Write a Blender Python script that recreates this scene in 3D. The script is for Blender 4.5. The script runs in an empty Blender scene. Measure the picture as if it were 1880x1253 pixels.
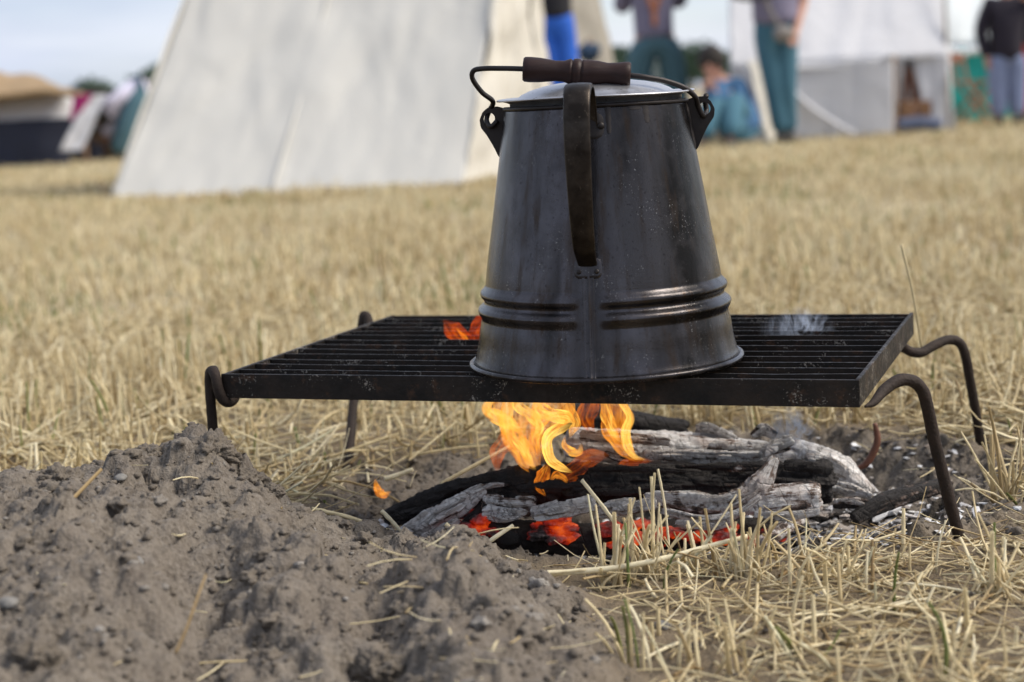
import bpy, math, random
import numpy as np
from mathutils import Matrix, Vector

random.seed(7)
R = np.random.RandomState(11)
S = bpy.context.scene
C = S.collection

# ------------------------------------------------------------------ camera, world, sun, exposure
F_PX, PITCH, ROLL, CAMZ = 3069.0, 0.1456, 0.0508, 0.45
cp, sp, cr, sr = math.cos(PITCH), math.sin(PITCH), math.cos(ROLL), math.sin(ROLL)
VF = np.array([0, cp, -sp]); VU0 = np.array([0, sp, cp]); VR0 = np.array([1.0, 0, 0])
VR = VR0 * cr - VU0 * sr
VU = VR0 * sr + VU0 * cr
cam_data = bpy.data.cameras.new('camera')
cam = bpy.data.objects.new('camera', cam_data); C.objects.link(cam)
cam.matrix_world = Matrix(((VR[0], VU[0], -VF[0], 0), (VR[1], VU[1], -VF[1], 0), (VR[2], VU[2], -VF[2], CAMZ), (0, 0, 0, 1)))
cam_data.sensor_width = 36.0
cam_data.lens = 36.0 * F_PX / 1880.0
cam_data.clip_start = 0.05
cam_data.clip_end = 3000
cam_data.dof.use_dof = True
cam_data.dof.focus_distance = 1.66
cam_data.dof.aperture_fstop = 4.6
S.camera = cam

SUN_EL, SUN_AZ = math.radians(46), math.radians(98)      # azimuth from +Y towards +X
w = bpy.data.worlds.new('World'); S.world = w; w.use_nodes = True
wn, wl = w.node_tree.nodes, w.node_tree.links
wn.clear()
def WN(t, **k):
    n = wn.new(t)
    for a, b in k.items(): setattr(n, a, b)
    return n
sky = WN('ShaderNodeTexSky', sky_type='NISHITA', sun_disc=False, sun_elevation=SUN_EL, sun_rotation=SUN_AZ, air_density=1.0, dust_density=1.6, ozone_density=1.0)
tc = WN('ShaderNodeTexCoord')
mp = WN('ShaderNodeMapping'); mp.inputs['Scale'].default_value = (1.2, 1.2, 7.0)
wl.new(tc.outputs['Generated'], mp.inputs['Vector'])
nz = WN('ShaderNodeTexNoise'); nz.inputs['Scale'].default_value = 2.1; nz.inputs['Detail'].default_value = 6; nz.inputs['Roughness'].default_value = 0.5
wl.new(mp.outputs[0], nz.inputs['Vector'])
rp = WN('ShaderNodeValToRGB')
rp.color_ramp.elements[0].position = 0.36; rp.color_ramp.elements[0].color = (.62, .62, .62, 1)
rp.color_ramp.elements[1].position = 0.66; rp.color_ramp.elements[1].color = (1, 1, 1, 1)
wl.new(nz.outputs['Fac'], rp.inputs['Fac'])
cl = WN('ShaderNodeValToRGB')
cl.color_ramp.elements[0].position = 0.3; cl.color_ramp.elements[0].color = (2.0, 2.3, 2.95, 1)
cl.color_ramp.elements[1].position = 0.7; cl.color_ramp.elements[1].color = (3.1, 3.25, 3.7, 1)
nz2 = WN('ShaderNodeTexNoise'); nz2.inputs['Scale'].default_value = 4.0; nz2.inputs['Detail'].default_value = 5
wl.new(mp.outputs[0], nz2.inputs['Vector']); wl.new(nz2.outputs['Fac'], cl.inputs['Fac'])
mx = WN('ShaderNodeMix', data_type='RGBA')
wl.new(rp.outputs[0], mx.inputs['Factor']); wl.new(sky.outputs[0], mx.inputs['A']); wl.new(cl.outputs[0], mx.inputs['B'])
bg = WN('ShaderNodeBackground'); bg.inputs['Strength'].default_value = 0.11
wo = WN('ShaderNodeOutputWorld')
wl.new(mx.outputs['Result'], bg.inputs[0]); wl.new(bg.outputs[0], wo.inputs[0])

sun_d = bpy.data.lights.new('sun', 'SUN'); sun_d.energy = 1.9; sun_d.angle = math.radians(26); sun_d.color = (1.0, 0.92, 0.80)
sun = bpy.data.objects.new('sun', sun_d); C.objects.link(sun)
sdir = Vector((math.sin(SUN_AZ) * math.cos(SUN_EL), math.cos(SUN_AZ) * math.cos(SUN_EL), math.sin(SUN_EL)))
sun.rotation_euler = sdir.to_track_quat('Z', 'Y').to_euler()
sun.location = (5, 3, 6)
S.render.engine = 'CYCLES'
S.view_settings.view_transform = 'Standard'; S.view_settings.look = 'None'
S.view_settings.exposure = 1.33; S.view_settings.gamma = 1; S.view_settings.use_curve_mapping = False
S.cycles.use_denoising = True
S.cycles.max_bounces = 8; S.cycles.transparent_max_bounces = 24; S.cycles.volume_bounces = 0
S.cycles.sample_clamp_indirect = 4.0
S.cycles.volume_step_rate = 0.2; S.cycles.volume_max_steps = 256

# ------------------------------------------------------------------ pixel <-> world (1880 x 1253 photo pixels)
def ray(px, py):
    return VF + VR * ((px - 940) / F_PX) - VU * ((py - 626.5) / F_PX)
def W(px, py, Y):
    d = ray(px, py); t = Y / d[1]
    return np.array([d[0] * t, Y, CAMZ + d[2] * t])
def G(px, py, z=0.0):
    d = ray(px, py); t = (z - CAMZ) / d[2]
    return np.array([d[0] * t, d[1] * t, z])

# ------------------------------------------------------------------ numpy noise
_perm = np.random.RandomState(3).permutation(256); _perm = np.concatenate([_perm, _perm, _perm])
_grad = np.random.RandomState(4).normal(size=(256, 3)); _grad /= np.linalg.norm(_grad, axis=1)[:, None]
def perlin(P):
    P = np.asarray(P, float); i = np.floor(P).astype(int); f = P - i; i &= 255
    u = f * f * f * (f * (f * 6 - 15) + 10); out = 0
    for dx in (0, 1):
        for dy in (0, 1):
            for dz in (0, 1):
                h = _perm[_perm[_perm[(i[..., 0] + dx) & 255] + ((i[..., 1] + dy) & 255)] + ((i[..., 2] + dz) & 255)]
                g = _grad[h]
                dot = g[..., 0] * (f[..., 0] - dx) + g[..., 1] * (f[..., 1] - dy) + g[..., 2] * (f[..., 2] - dz)
                out = out + dot * (u[..., 0] if dx else 1 - u[..., 0]) * (u[..., 1] if dy else 1 - u[..., 1]) * (u[..., 2] if dz else 1 - u[..., 2])
    return out * 1.5
def fbm(P, octv=4, gain=.5, lac=2.03):
    a, s, o = 1.0, 0.0, np.asarray(P, float)
    for k in range(octv):
        s = s + a * perlin(o + 17.3 * k); a *= gain; o = o * lac
    return s
def ss(a, b, x):
    t = np.clip((x - a) / (b - a), 0, 1); return t * t * (3 - 2 * t)

# ------------------------------------------------------------------ object helpers
def set_mesh(me, V, Fq, smooth=True):
    V = np.asarray(V, np.float32); Fq = np.asarray(Fq, np.int32)
    n, k = Fq.shape
    me.vertices.add(len(V)); me.vertices.foreach_set('co', V.ravel())
    me.loops.add(n * k); me.loops.foreach_set('vertex_index', Fq.ravel())
    me.polygons.add(n); me.polygons.foreach_set('loop_start', np.arange(0, n * k, k, dtype=np.int32))
    me.polygons.foreach_set('loop_total', np.full(n, k, np.int32))
    me.polygons.foreach_set('use_smooth', np.full(n, smooth))
    me.update(calc_edges=True)
WORLD = {}
def obj(name, V, F_, mat, parent=None, smooth=True, attrs=None, loc=None):
    me = bpy.data.meshes.new(name)
    if isinstance(F_, np.ndarray):
        set_mesh(me, V, F_, smooth)
    else:
        me.from_pydata([tuple(map(float, v)) for v in V], [], [tuple(f) for f in F_])
        if smooth:
            for p in me.polygons: p.use_smooth = True
        me.update()
    if attrs:
        for k, a in attrs.items():
            at = me.attributes.new(k, 'FLOAT', 'POINT'); at.data.foreach_set('value', np.asarray(a, np.float32))
    me.materials.append(mat)
    o = bpy.data.objects.new(name, me); C.objects.link(o)
    base = Vector((0, 0, 0))
    if parent is not None:
        o.parent = parent; o.matrix_parent_inverse = Matrix.Translation(-WORLD.get(parent.name, base))
    WORLD[o.name] = Vector(loc) if loc is not None else base.copy()
    if loc is not None: o.location = loc
    return o
def tag(o, label=None, cat=None, group=None, kind=None):
    if label: o['label'] = label
    if cat: o['category'] = cat
    if group: o['group'] = group
    if kind: o['kind'] = kind
    return o
def thing(name, label, cat, loc=(0, 0, 0), group=None):
    o = bpy.data.objects.new(name, None); C.objects.link(o); o.location = [float(v) for v in loc]
    o.empty_display_size = .05
    WORLD[o.name] = Vector([float(v) for v in loc])
    return tag(o, label, cat, group)

def grid_faces(n, m, wrap=False):
    i = np.arange(n - 1)[:, None]; j = np.arange(m if wrap else m - 1)[None, :]
    j2 = (j + 1) % m
    return np.stack([i * m + j, i * m + j2, (i + 1) * m + j2, (i + 1) * m + j], -1).reshape(-1, 4)
def catmull(P, n):
    P = np.asarray(P, float); m = len(P)
    if m == 2: return P[0] + (P[1] - P[0]) * np.linspace(0, 1, n)[:, None]
    Q = np.vstack([2 * P[0] - P[1], P, 2 * P[-1] - P[-2]])
    t = np.linspace(0, m - 1, n); k = np.minimum(t.astype(int), m - 2); u = (t - k)[:, None]
    a, b, c, d = Q[k], Q[k + 1], Q[k + 2], Q[k + 3]
    return .5 * (2 * b + (c - a) * u + (2 * a - 5 * b + 4 * c - d) * u ** 2 + (3 * b - a - 3 * c + d) * u ** 3)
def frames(P, up=(0, 0, 1)):
    T = np.gradient(P, axis=0); T /= np.linalg.norm(T, axis=1)[:, None] + 1e-12
    up = np.asarray(up, float); N = up - T * (T @ up)[:, None]
    bad = np.linalg.norm(N, axis=1) < 1e-3
    N[bad] = np.array([1.0, 0, 0])
    N /= np.linalg.norm(N, axis=1)[:, None]
    for i in range(1, len(N)):                      # parallel transport for stability
        v = N[i - 1] - T[i] * (T[i] @ N[i - 1]); v /= np.linalg.norm(v) + 1e-12; N[i] = v
    B = np.cross(T, N)
    return T, N, B
def tube(P, r, m=10, n=None, cap=True, up=(0, 0, 1), flat=1.0):
    """closed swept tube, r scalar or per key point; returns V, F (quads, ends closed with rings shrunk to a point)"""
    P = np.asarray(P, float); r = np.full(len(P), r) if np.isscalar(r) else np.asarray(r, float)
    if n:
        rr = np.interp(np.linspace(0, 1, n), np.linspace(0, 1, len(P)), r); P = catmull(P, n); r = rr
    if cap:
        P = np.vstack([P[:1], P, P[-1:]]); r = np.concatenate([[r[0] * .02], r, [r[-1] * .02]])
    Pf = P.copy()
    if cap: Pf[0] = P[1] - (P[2] - P[1]) * .01; Pf[-1] = P[-2] + (P[-2] - P[-3]) * .01
    T, N, B = frames(Pf, up)
    a = np.linspace(0, 2 * np.pi, m, endpoint=False)
    V = P[:, None] + (N[:, None] * (np.cos(a)[None, :, None]) + B[:, None] * (np.sin(a)[None, :, None]) * flat) * r[:, None, None]
    return V.reshape(-1, 3), grid_faces(len(P), m, True)
def join(parts):
    V, Fs, o = [], [], 0
    for v, f in parts:
        V.append(np.asarray(v, float)); Fs.append(np.asarray(f) + o); o += len(v)
    return np.vstack(V), np.vstack(Fs)
def box(cx, cy, cz, sx, sy, sz, rz=0.0, bev=0.0):
    """bevelled-ish box as quads"""
    x, y, z = sx / 2, sy / 2, sz / 2
    V = np.array([[-x, -y, -z], [x, -y, -z], [x, y, -z], [-x, y, -z], [-x, -y, z], [x, -y, z], [x, y, z], [-x, y, z]])
    c, s = math.cos(rz), math.sin(rz)
    V = np.stack([V[:, 0] * c - V[:, 1] * s, V[:, 0] * s + V[:, 1] * c, V[:, 2]], 1) + np.array([cx, cy, cz])
    Fq = np.array([[0, 3, 2, 1], [4, 5, 6, 7], [0, 1, 5, 4], [1, 2, 6, 5], [2, 3, 7, 6], [3, 0, 4, 7]])
    return V, Fq
def bevel(o, wd, seg=2):
    m = o.modifiers.new('bevel', 'BEVEL'); m.width = wd; m.segments = seg; m.limit_method = 'ANGLE'
    return o
def lathe(prof, m=96):
    """prof: list of (r, z); returns quads round z"""
    p = np.asarray(prof, float); a = np.linspace(0, 2 * np.pi, m, endpoint=False)
    V = np.stack([p[:, 0, None] * np.cos(a), p[:, 0, None] * np.sin(a), np.repeat(p[:, 1, None], m, 1)], -1).reshape(-1, 3)
    return V, grid_faces(len(p), m, True)

# ------------------------------------------------------------------ materials
def mat(name, build):
    m = bpy.data.materials.new(name); m.use_nodes = True
    nt = m.node_tree; nt.nodes.clear()
    out = nt.nodes.new('ShaderNodeOutputMaterial')
    build(M_(nt), out); return m
class M_:
    def __init__(s, nt): s.nt = nt
    def n(s, t, ins=None, **k):
        x = s.nt.nodes.new(t)
        for a, b in k.items(): setattr(x, a, b)
        for a, b in (ins or {}).items():
            if isinstance(b, bpy.types.NodeSocket): s.nt.links.new(b, x.inputs[a])
            elif b is not None: x.inputs[a].default_value = b
        return x
    def l(s, a, b): s.nt.links.new(a, b)
    def co(s, scale=(1, 1, 1), kind='Object'):
        t = s.n('ShaderNodeTexCoord'); mp = s.n('ShaderNodeMapping', {'Vector': t.outputs[kind], 'Scale': scale}); return mp.outputs[0]
    def noise(s, vec, scale, detail=4, rough=.55, dist=0):
        return s.n('ShaderNodeTexNoise', {'Vector': vec, 'Scale': scale, 'Detail': detail, 'Roughness': rough, 'Distortion': dist}).outputs['Fac']
    def ramp(s, fac, stops):
        r = s.n('ShaderNodeValToRGB', {'Fac': fac}); e = r.color_ramp.elements
        while len(e) < len(stops): e.new(.5)
        for x, (p, c) in zip(e, stops):
            x.position = p; x.color = (c, c, c, 1) if np.isscalar(c) else tuple(c) + (1,)
        return r.outputs[0]
    def mix(s, f, a, b, blend='MIX'):
        x = s.n('ShaderNodeMix', data_type='RGBA', blend_type=blend)
        for k, v in (('Factor', f), ('A', a), ('B', b)):
            if isinstance(v, bpy.types.NodeSocket): s.l(v, x.inputs[k])
            else: x.inputs[k].default_value = v if k == 'Factor' else tuple(v) + (1,)
        return x.outputs['Result']
    def math(s, op, a, b=0.0, clamp=False):
        x = s.n('ShaderNodeMath', operation=op, use_clamp=clamp)
        for i, v in enumerate((a, b)):
            if isinstance(v, bpy.types.NodeSocket): s.l(v, x.inputs[i])
            else: x.inputs[i].default_value = v
        return x.outputs[0]
    def attr(s, nm): return s.n('ShaderNodeAttribute', attribute_name=nm).outputs['Fac']
    def bsdf(s, out, col, rough=.8, metal=0.0, bump=None, bs=.3, bd=.01, **k):
        b = s.n('ShaderNodeBsdfPrincipled')
        for kk, v in (('Base Color', col), ('Roughness', rough), ('Metallic', metal)) + tuple(k.items()):
            kk = kk.replace('_', ' ')
            if isinstance(v, bpy.types.NodeSocket): s.l(v, b.inputs[kk])
            else: b.inputs[kk].default_value = tuple(v) + (1,) if (not np.isscalar(v) and len(v) == 3) else v
        if bump is not None:
            bb = s.n('ShaderNodeBump', {'Height': bump, 'Strength': bs, 'Distance': bd}); s.l(bb.outputs[0], b.inputs['Normal'])
        s.l(b.outputs[0], out.inputs[0]); return b

def m_simple(name, col, rough=.8, metal=0., var=.25, scale=8., bump=.0, bd=.005, sheen=0.):
    def f(m, out):
        v = m.co(); a = m.noise(v, scale, 5)
        c = m.mix(a, [x * (1 - var) for x in col], [min(1, x * (1 + var)) for x in col])
        b = m.bsdf(out, c, rough, metal, m.noise(v, scale * 6, 4) if bump else None, bump, bd)
        if sheen: b.inputs['Sheen Weight'].default_value = sheen
    return mat(name, f)

def f_ground(m, out):
    v = m.co()
    pit = m.attr('soil')                               # 1 bare grey soil, 0 thatch / field
    burnt = m.attr('burnt')
    n1 = m.noise(v, 6, 6); n2 = m.noise(v, 45, 5, .65); n3 = m.noise(v, 260, 3, .6)
    soil = m.mix(m.ramp(n2, [(.36, 0.), (.66, 1.)]), (.060, .048, .037), (.165, .139, .110))
    soil = m.mix(m.ramp(n3, [(.35, 0.), (.75, 1.)]), soil, (.215, .188, .155))
    soil = m.mix(m.ramp(n1, [(.35, .45), (.7, 0.)]), soil, (.085, .066, .052))
    vs = m.co((14, 14, 14)); st = m.noise(vs, 9, 4, .7, 1.2)
    thatch = m.mix(st, (.055, .040, .028), (.23, .175, .105))
    big = m.noise(v, .8, 4)
    field = m.mix(big, (.27, .215, .125), (.33, .27, .165))
    field = m.mix(m.ramp(m.noise(v, 2.3, 4), [(.55, 0.), (.75, .35)]), field, (.27, .25, .11))
    far = m.attr('far')
    th = m.mix(far, thatch, field)
    c = m.mix(pit, th, soil)
    c = m.mix(burnt, c, m.mix(m.ramp(n2, [(.42, 0.), (.7, 1.)]), (.022, .018, .014), (.088, .066, .048)))  # burnt soil, its browns deepened to paint in shade on the pit bank
    h = m.math('ADD', m.math('MULTIPLY', n2, .6), m.math('MULTIPLY', n3, .4))
    m.bsdf(out, c, .95, 0, h, 1.0, .008)
M_GROUND = mat('ground', f_ground)
def f_clod(m, out):
    v = m.co(); n2 = m.noise(v, 60, 5, .65); n3 = m.noise(v, 300, 3, .6)
    c = m.mix(n2, (.065, .052, .040), (.185, .157, .125))
    t = m.attr('tint'); c = m.mix(m.ramp(t, [(.88, 0.), (1., .7)]), c, (.27, .255, .235))
    m.bsdf(out, c, .95, 0, m.math('ADD', n2, n3), .8, .003)
M_CLOD = mat('soil_clods', f_clod)
def f_straw(m, out):
    t = m.attr('tint'); l = m.attr('along')
    c = m.ramp(t, [(0., (.28, .19, .085)), (.22, (.55, .43, .235)), (.50, (.75, .645, .40)), (.86, (.86, .79, .58)), (.93, (.25, .27, .09)), (1., (.14, .20, .055))])
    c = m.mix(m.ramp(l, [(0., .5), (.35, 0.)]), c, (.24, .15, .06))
    c = m.mix(m.ramp(m.noise(m.co(), 160, 3), [(.45, 0.), (.75, .35)]), c, (.33, .23, .11))
    b = m.bsdf(out, c, .55, 0, m.noise(m.co((1, 1, .15)), 900, 2), .25, .001)
    b.inputs['Specular IOR Level'].default_value = .35
    tr = m.n('ShaderNodeBsdfTranslucent', {'Color': c}); mxs = m.n('ShaderNodeMixShader', {0: .3, 1: b.outputs[0], 2: tr.outputs[0]})
    m.l(mxs.outputs[0], out.inputs[0])
M_STRAW = mat('straw', f_straw)

# ------------------------------------------------------------------ geometry anchors
YAW = -0.3484
GA = np.array([math.cos(YAW), math.sin(YAW)]); GB = np.array([-math.sin(YAW), math.cos(YAW)])
GZ = CAMZ - 0.2767
FR = np.array([0.3196, 1.5249]); GW, GD = 0.6705, 0.4537
FL = FR - GA * GW; BR = FR + GB * GD; BL = FL + GB * GD
KX, KY = 0.096, 1.7007
def gp(s, t):  # point in grate plane: s along width from FL (0..GW), t depth (0..GD)
    return FL + GA * s + GB * t

# ------------------------------------------------------------------ ground height field
def blob(x, y, c, rx, ry, h, ang=0., p=1.0):
    ca, sa = math.cos(ang), math.sin(ang); dx, dy = x - c[0], y - c[1]
    u = (dx * ca + dy * sa) / rx; v = (-dx * sa + dy * ca) / ry
    return h * np.exp(-(u * u + v * v) ** p)
def wp(px, py, Y): q = W(px, py, Y); return q
# mound ridge: sky-line of the spoil heap against the straw, as (px, py, Y)
RIDGE = [(-260, 880, 1.50), (0, 874, 1.52), (60, 846, 1.54), (110, 852, 1.56), (180, 842, 1.58), (235, 818, 1.60), (270, 806, 1.61), (305, 826, 1.61), (345, 801, 1.61), (380, 796, 1.61), (428, 816, 1.61),
         (470, 850, 1.61), (520, 893, 1.60), (560, 925, 1.58), (640, 962, 1.57), (700, 985, 1.55), (770, 985, 1.50), (850, 975, 1.47), (905, 1010, 1.45), (1000, 1055, 1.40), (1100, 1105, 1.35), (1180, 1190, 1.28), (1240, 1290, 1.2)]
RW = np.array([W(*r) for r in RIDGE])
def mound_profile(x):
    y = np.interp(x, RW[:, 0], RW[:, 1]); z = np.interp(x, RW[:, 0], RW[:, 2]); return y, z
def base_height(x, y):
    z = 0.012 * fbm(np.stack([x * .6, y * .6, 0 * x], -1), 3) * ss(3, 8, y)
    # fire pit
    u = ((x - .18) / .385); v = ((y - 1.86) / .27)
    d = np.sqrt(u * u + v * v)
    z = z - .055 * (1 - ss(.55, 1.12, d + .13 * fbm(np.stack([x * 7, y * 7, 0 * x + 3], -1), 2)))
    # spoil heap
    ry, rz = mound_profile(x)
    behind = y - ry
    inside = 1 - ss(0.0, .17, behind)                       # falls off behind the ridge
    front = -behind
    hz = np.maximum(rz - .014, 0)
    # surface drops gently towards the camera with a gully
    n = fbm(np.stack([x * 5.5, y * 5.5, 0 * x + 9], -1), 4, .5)
    slope = hz + 0.018 * ss(0, .2, front) * n - .12 * ss(0.1, .9, front) * hz / .13
    dr = W(520, 1010, 1.38); slope = slope + blob(x, y, dr[:2], .16, .11, .026, -.5)
    dr = W(760, 1130, 1.22); slope = slope + blob(x, y, dr[:2], .16, .10, .018, -.3)
    dr = W(70, 990, 1.36); slope = slope + blob(x, y, dr[:2], .12, .08, .022, .3)
    g0, g1 = W(330, 930, 1.48), W(350, 1120, 1.22)         # gully
    ax = (x - g0[0]) - (y - g0[1]) * (g1[0] - g0[0]) / (g1[1] - g0[1])
    slope = slope - .040 * np.exp(-(ax / .045) ** 2) * ss(1.10, 1.22, y) * (1 - ss(1.50, 1.56, y))
    g0, g1 = W(600, 990, 1.46), W(760, 1180, 1.15)
    ax = (x - g0[0]) - (y - g0[1]) * (g1[0] - g0[0]) / (g1[1] - g0[1]) - .02 * perlin(np.stack([x * 0, y * 14, 0 * x], -1))
    slope = slope - .020 * np.exp(-(ax / .025) ** 2) * ss(1.0, 1.1, y) * (1 - ss(1.36, 1.46, y))
    m = inside * ss(RW[-1, 0] + .02, RW[-5, 0], x) * ss(-2.4, -1.2, x) * ss(-.3, .5, y)
    z = np.where(m > 0, z * (1 - m) + np.maximum(slope, .0) * m, z)
    return z, m, d
def soil_detail(x, y, amt):
    P = np.stack([x, y, 0 * x], -1)
    Pw = P + .012 * np.stack([perlin(P * 25 + 9), perlin(P * 25 + 33), 0 * x], -1)
    a = fbm(Pw * 14 + 2, 3, .5); b = np.abs(fbm(Pw * 30 + 5, 2, .5)); c = np.abs(fbm(Pw * 75 + 8, 3, .6)); e = np.abs(perlin(Pw * 190))
    cr = np.exp(-(np.abs(fbm(Pw * 8.5 + 21, 3, .55)) / .035) ** 2) * ss(-.1, .35, perlin(P * 5 + 60))
    return amt * (.017 * a + .013 * (b - .25) + .012 * (c - .3) + .0050 * (e - .3) - .016 * cr)
def axis(lo, c0, c1, hi, step, g=1.09):
    core = list(np.arange(c0, c1, step)); a = [c1]; s = step
    while a[-1] < hi: s *= g; a.append(a[-1] + s)
    b = [c0 - step]; s = step
    while b[-1] > lo: s *= g; b.append(b[-1] - s)
    return np.array(b[::-1] + core + a)
gx = axis(-600, -.62, .74, 600, .0037); gy = axis(-600, 1.02, 2.12, 900, .0037)
X, Y = np.meshgrid(gx, gy)
Zb, Mm, Pd = base_height(X, Y)
nearf = 1 - ss(2.4, 4, np.hypot(X, Y))
soilm = np.clip(Mm * 1.4 + (1 - ss(.95, 1.25, Pd)), 0, 1)
Z = Zb + nearf * soil_detail(X, Y, .25 + .75 * soilm)
# stamp rounded clods into the height field
core = (X > -.9) & (X < .9)
Z0 = Z.copy(); WX = perlin(np.stack([X * 90, Y * 90, 0 * X + 3], -1)); WY = perlin(np.stack([X * 90, Y * 90, 0 * X + 31], -1))
def stamp(n, rlo, rhi, seed):
    rs = np.random.RandomState(seed)
    for k in range(n):
        cx, cy = rs.uniform(-.75, .75), rs.uniform(1.0, 2.15); r = rlo * (rhi / rlo) ** (rs.rand() ** 2.2)
        i0, i1 = np.searchsorted(gx, [cx - r * 1.4, cx + r * 1.4]); j0, j1 = np.searchsorted(gy, [cy - r * 1.4, cy + r * 1.4])
        if i1 - i0 < 2 or j1 - j0 < 2: continue
        jc, ic = (j0 + j1) // 2, (i0 + i1) // 2
        if soilm[jc, ic] < rs.uniform(.3, .8): continue
        if Mm[jc, ic] < .5: r *= .5
        sub = Z[j0:j1, i0:i1]; xx = (X[j0:j1, i0:i1] - cx) / r + .55 * WX[j0:j1, i0:i1]; yy = (Y[j0:j1, i0:i1] - cy) / r + .55 * WY[j0:j1, i0:i1]
        a = rs.uniform(0, 3.14); e = rs.uniform(.5, 1)
        u = xx * math.cos(a) + yy * math.sin(a); v = (-xx * math.sin(a) + yy * math.cos(a)) / e
        q = 1 - np.abs(u) ** 2.4 - np.abs(v) ** 2.4
        h = np.where(q > 0, Z0[jc, ic] - r * .35 + r * .72 * np.maximum(q, 0) ** .6, -9)
        Z[j0:j1, i0:i1] = np.maximum(sub, h)
stamp(15000, .0028, .020, 21)
Z += nearf * .0016 * fbm(np.stack([X * 210, Y * 210, 0 * X], -1), 2) * (.3 + .7 * soilm)
def gh(x, y):
    x = np.asarray(x, float); y = np.asarray(y, float)
    i = np.clip(np.searchsorted(gx, x) - 1, 0, len(gx) - 2); j = np.clip(np.searchsorted(gy, y) - 1, 0, len(gy) - 2)
    u = (x - gx[i]) / (gx[i + 1] - gx[i]); v = (y - gy[j]) / (gy[j + 1] - gy[j])
    return Z[j, i] * (1 - u) * (1 - v) + Z[j, i + 1] * u * (1 - v) + Z[j + 1, i] * (1 - u) * v + Z[j + 1, i + 1] * u * v
def fld(A, x, y):
    i = np.clip(np.searchsorted(gx, x), 0, len(gx) - 1); j = np.clip(np.searchsorted(gy, y), 0, len(gy) - 1); return A[j, i]
V = np.stack([X, Y, Z], -1).reshape(-1, 3)
burn = (1 - ss(.5, .95, Pd + .2 * fbm(np.stack([X * 9, Y * 9, 0 * X], -1), 3))) * .85  # scorched ground mask, also carries the painted shade of the bank
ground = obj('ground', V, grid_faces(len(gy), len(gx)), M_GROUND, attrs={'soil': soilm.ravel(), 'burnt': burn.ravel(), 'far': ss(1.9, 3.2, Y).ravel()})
tag(ground, kind='structure')

def ico(sub):
    import bmesh
    bm = bmesh.new(); bmesh.ops.create_icosphere(bm, subdivisions=sub, radius=1)
    v = np.array([x.co[:] for x in bm.verts]); f = np.array([[a.index for a in p.verts] for p in bm.faces]); bm.free(); return v, f
ICO1, ICO2, ICO3 = ico(1), ico(2), ico(3)
def lump(r, seed, base=ICO2, rough=.35, flat=.8):
    v, f = base; rs = np.random.RandomState(seed)
    d = 1 + rough * fbm(v * 1.3 + rs.uniform(0, 50, 3), 3)
    s = np.array([1, rs.uniform(.7, 1), flat * rs.uniform(.7, 1)]) * r
    a = rs.uniform(0, 6.28); c_, s_ = math.cos(a), math.sin(a)
    q = v * d[:, None] * s
    return np.stack([q[:, 0] * c_ - q[:, 1] * s_, q[:, 0] * s_ + q[:, 1] * c_, q[:, 2]], 1), f
protos = [lump(1, s, ICO1, .7) for s in range(12)]; protos2 = [lump(1, s, ICO3, .8) for s in range(12)]
P_, T_ = [], []
rs = np.random.RandomState(5)
cnt = 0
for k in range(17000):
    x, y = rs.uniform(-.7, .7), rs.uniform(1.0, 2.1)
    sm = fld(soilm, x, y)
    if rs.rand() > sm * .8 + .03: continue
    big = rs.rand() < .05
    r = rs.uniform(.0035, .010) if big else .0011 * 4.5 ** (rs.rand() ** 1.5)
    if fld(Pd, x, y) < .9: r *= .6
    v, f = (protos2 if big else protos)[rs.randint(12)]
    P_.append((v * r + [x, y, gh(x, y) + r * .15], f)); T_.append(np.full(len(v), rs.rand())); cnt += 1
v, f = join(P_)
clods = obj('soil_clods', v, f, M_CLOD, attrs={'tint': np.concatenate(T_)})
tag(clods, 'loose grey brown soil clods and grit strewn over the spoil heap and fire pit', 'soil', kind='stuff')

M_STONE = m_simple('stone', (.155, .147, .135), .8, 0, .25, 40, .4, .002)
for px, py, Yd, rpx, lab in [(243, 1012, 1.30, 20, 'smooth round grey pebble in the gully of the spoil heap'),
                             (222, 882, 1.50, 13, 'small pale pebble high on the far ridge of the spoil heap'),
                             (12, 1085, 1.22, 22, 'rounded pale stone at the left edge of the spoil heap'),
                             (20, 1150, 1.16, 26, 'largest pale stone low at the left edge of the spoil heap'),
                             (1215, 1105, 1.36, 17, 'grey stone between spoil heap and straw in the foreground'),
                             (1400, 780, 2.05, 11, 'pale pebble on the far lip of the fire pit'),
                             (1628, 1005, 1.60, 16, 'angular brown stone beside the front right foot of the grate'),
                             (1508, 1095, 1.42, 20, 'round greenish stone half buried among the foreground straw')]:
    q = W(px, py, Yd); r = rpx * Yd / F_PX
    v, f = lump(r, int(px), ICO3, .18, .8)
    z = float(gh(q[0], q[1])) + r * .1
    o = obj('pebble', v, f, M_STONE, loc=(q[0], q[1], z)); tag(o, lab, 'stone', 'pebbles lying in the soil and straw')

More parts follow.
